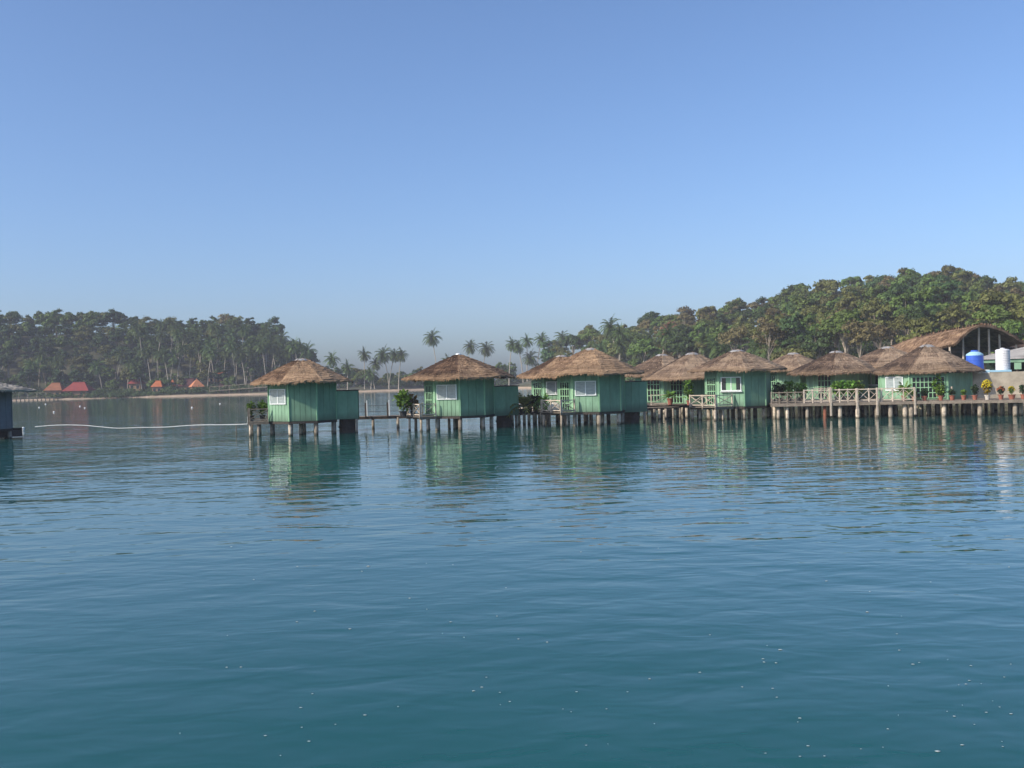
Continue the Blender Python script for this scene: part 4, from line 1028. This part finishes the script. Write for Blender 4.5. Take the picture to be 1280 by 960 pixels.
# ------------------------------------------------------------------ things on the water
hs = thing('water_pipe', 'thin white water pipe on stakes crossing the bay to isolated hut', 'pipe')
pts = [(44, 533.5, 80, .02), (70, 531.5, 78, .10), (100, 531.5, 76, .25), (125, 533.5, 74, .30), (147, 535.3, 72, .32), (175, 534.5, 70, .36), (205, 534, 68, .38), (230, 532.3, 66.5, .40), (250, 531.3, 65, .42), (280, 531, 63.5, .42), (306, 530.3, 62.3, .42), (309.5, 529, 62.2, .50)]
W_ = [at(px, py, d) for px, py, d, z in pts]
W_ = [Vector((w.x, w.y, max(.03, w.z))) for w in W_]
end = Vector((W_[-1].x+.02, W_[-1].y, 1.15)); W2 = W_+[end]
# smooth the sag
def catmull(P, n=6):
    out = []
    for i in range(len(P)-1):
        p0, p1, p2, p3 = P[max(0, i-1)], P[i], P[i+1], P[min(len(P)-1, i+2)]
        for k in range(n):
            t = k/n; out.append(.5*((2*p1)+(p2-p0)*t+(2*p0-5*p1+4*p2-p3)*t*t+(3*p1-p0-3*p2+p3)*t**3))
    return out+[P[-1]]
b = MB(); b.tube(catmull(W2), .033, 8); b.build('pipe', plain('grey_white_pipe', (.36, .38, .38), .5, .2, 3), hs, True)
for px in (173, 250, 293):
    w = min(catmull(W_), key=lambda v: abs(PX(v.x, v.y, v.z)-px)); b = MB(); b.cyl((w.x, w.y, -1.5), (w.x+.03, w.y, w.z+.10), .03, .025, 6); b.build('stake', WOOD, hs)
LB = ['white float nearest the blue-grey hut corner', 'upper white float in the pair right of blue-grey hut', 'lower white float in the pair right of blue-grey hut', 'white float below the pair beside blue-grey hut', 'left white float off the red roofed cottage', 'right white float off the red roofed cottage', 'white float off the orange gable', 'white float off the shore left of isolated hut']
for i, (px, py) in enumerate(((29, 536), (57, 505.5), (49, 509.5), (67.5, 515), (100, 508), (106, 510), (240, 509.5), (275, 505))):
    v = at(px, py, 100)-CAM; s_ = -CAM_H/v.z; w = CAM+v*s_; sc = max(.14, w.y/F_PX*1.0)
    b = MB(); b.lathe([(.15, -.8), (.8, -.5), (1, 0), (.85, .5), (.4, .8), (.18, .9), (.18, 1.15), (.08, 1.2)], n=12)
    o = b.build('buoy', BUOY, None, True); o.location = (w.x, w.y, sc*.2); o.scale = (sc, sc, sc*.8)
    tag(o, LB[i], 'buoy', 'white floats on the bay')
# foam flecks drifting on the near water
rf = random.Random(31); b = MB()
spots = [(580, 797), (648, 799), (684, 803), (608, 847), (625, 866), (566, 706), (818, 905), (733, 932), (812, 849), (332, 920), (386, 927), (225, 917), (512, 748), (955, 828), (970, 829), (966, 861), (971, 872), (1000, 946), (928, 859)]
for _ in range(34): spots.append((rf.gauss(1190, 75), rf.uniform(800, 940)))
for _ in range(55): spots.append((rf.uniform(250, 1270), rf.uniform(650, 950)))
for px, py in spots:
    v = at(px, py, 50)-CAM; w = CAM+v*(-CAM_H/v.z); r = rf.uniform(.005, .014)*(1.6 if rf.random() < .12 else 1)*math.sqrt(w.y/10)
    n = 7; ring = [(w.x+r*1.3*rf.uniform(.6, 1.2)*math.cos(2*PI*k/n), w.y+r*rf.uniform(.6, 1.2)*math.sin(2*PI*k/n), .004) for k in range(n)]
    b.add(ring+[(w.x, w.y, .004+r*.35)], [(k, (k+1) % n, n) for k in range(n)])
kind(b.build('foam_flecks', FOAM), 'stuff')

# ------------------------------------------------------------------ water
def water_mat():
    m, nt, b = mat('sea_water')
    g = N(nt, 'ShaderNodeNewGeometry')
    def noise(sx, sy, scale, detail, rough=.5, dist=0.0, rot=0.0):
        mp = N(nt, 'ShaderNodeMapping'); mp.inputs['Scale'].default_value = (sx, sy, 1); mp.inputs['Rotation'].default_value = (0, 0, rot)
        nt.links.new(g.outputs['Position'], mp.inputs['Vector'])
        n = N(nt, 'ShaderNodeTexNoise', Scale=scale, Detail=detail, Roughness=rough, Distortion=dist); nt.links.new(mp.outputs[0], n.inputs['Vector']); return n.outputs['Fac']
    patch = noise(1, 1, .035, 2.0)
    pm = ramp(nt, [(.35, (.45, .45, .45)), (.65, (1, 1, 1))], patch).outputs[0]
    a = mathn(nt, 'MULTIPLY', noise(.55, 1.0, .85, 2.0, .45, .4, .12), .046)
    c = mathn(nt, 'MULTIPLY', noise(.6, 1.0, 2.1, 2.0, .5, .3, -.2), .024)
    e = mathn(nt, 'MULTIPLY', noise(.6, 1.0, .22, 1.0, .4, 0, .3), .045)
    h = mathn(nt, 'ADD', mathn(nt, 'MULTIPLY', mathn(nt, 'ADD', a, c), pm), e)
    bp = N(nt, 'ShaderNodeBump', Strength=1.0, Distance=1.0); nt.links.new(h, bp.inputs['Height'])
    nt.links.new(bp.outputs[0], b.inputs['Normal'])
    col = ramp(nt, [(.3, (.005, .066, .060)), (.7, (.007, .083, .076))], noise(1, 1, .05, 3.0)).outputs[0]
    nt.links.new(col, b.inputs['Base Color'])
    b.inputs['Roughness'].default_value = .03; b.inputs['IOR'].default_value = 1.333; b.inputs['Specular IOR Level'].default_value = .5
    return m
b = MB(); b.add([(-635, -40, 0), (635, -40, 0), (635, 640, 0), (-635, 640, 0)], [(0, 1, 2, 3)])
kind(b.build('water', water_mat()), 'structure')

# ------------------------------------------------------------------ air
hz = MB(); hz.box((0, 300, 24.7), (2000, 760, 54.6))
hm = bpy.data.materials.new('haze'); hm.use_nodes = True; nt = hm.node_tree; nt.nodes.clear()
out = N(nt, 'ShaderNodeOutputMaterial'); pvn = N(nt, 'ShaderNodeVolumePrincipled')
pvn.inputs['Color'].default_value = (.85, .88, 1.0, 1); pvn.inputs['Density'].default_value = .00033; pvn.inputs['Anisotropy'].default_value = -.2
nt.links.new(pvn.outputs[0], out.inputs['Volume'])
kind(hz.build('haze', hm), 'stuff')

# ------------------------------------------------------------------ light
EL = R(32); AZ = R(245)     # sun stands to the left, a little behind the viewer
w = bpy.data.worlds.new('World'); C.world = w; w.use_nodes = True; nt = w.node_tree
sky = nt.nodes.new('ShaderNodeTexSky'); sky.sky_type = 'NISHITA'; sky.sun_disc = False; sky.sun_elevation = EL; sky.sun_rotation = AZ
sky.air_density = 1.0; sky.dust_density = 9.0; sky.ozone_density = 6.0; sky.altitude = 1700
nt.links.new(sky.outputs[0], nt.nodes['Background'].inputs['Color']); nt.nodes['Background'].inputs['Strength'].default_value = .15
sun = bpy.data.objects.new('sun', bpy.data.lights.new('sun', 'SUN')); COL.objects.link(sun)
sun.data.energy = 3.9; sun.data.angle = R(.5); sun.data.color = (1.0, .90, .76)
sd = Vector((math.sin(AZ)*math.cos(EL), math.cos(AZ)*math.cos(EL), math.sin(EL)))
sun.rotation_euler = sd.to_track_quat('Z', 'Y').to_euler()

# ------------------------------------------------------------------ output
vs = C.view_settings; vs.view_transform = 'Standard'; vs.look = 'None'; vs.gamma = 1; vs.exposure = 0.42; vs.use_curve_mapping = False
C.render.engine = 'CYCLES'
cy = C.cycles; cy.max_bounces = 6; cy.diffuse_bounces = 3; cy.glossy_bounces = 3; cy.transmission_bounces = 2; cy.transparent_max_bounces = 4; cy.volume_bounces = 0
cy.use_denoising = True; cy.caustics_reflective = False; cy.caustics_refractive = False
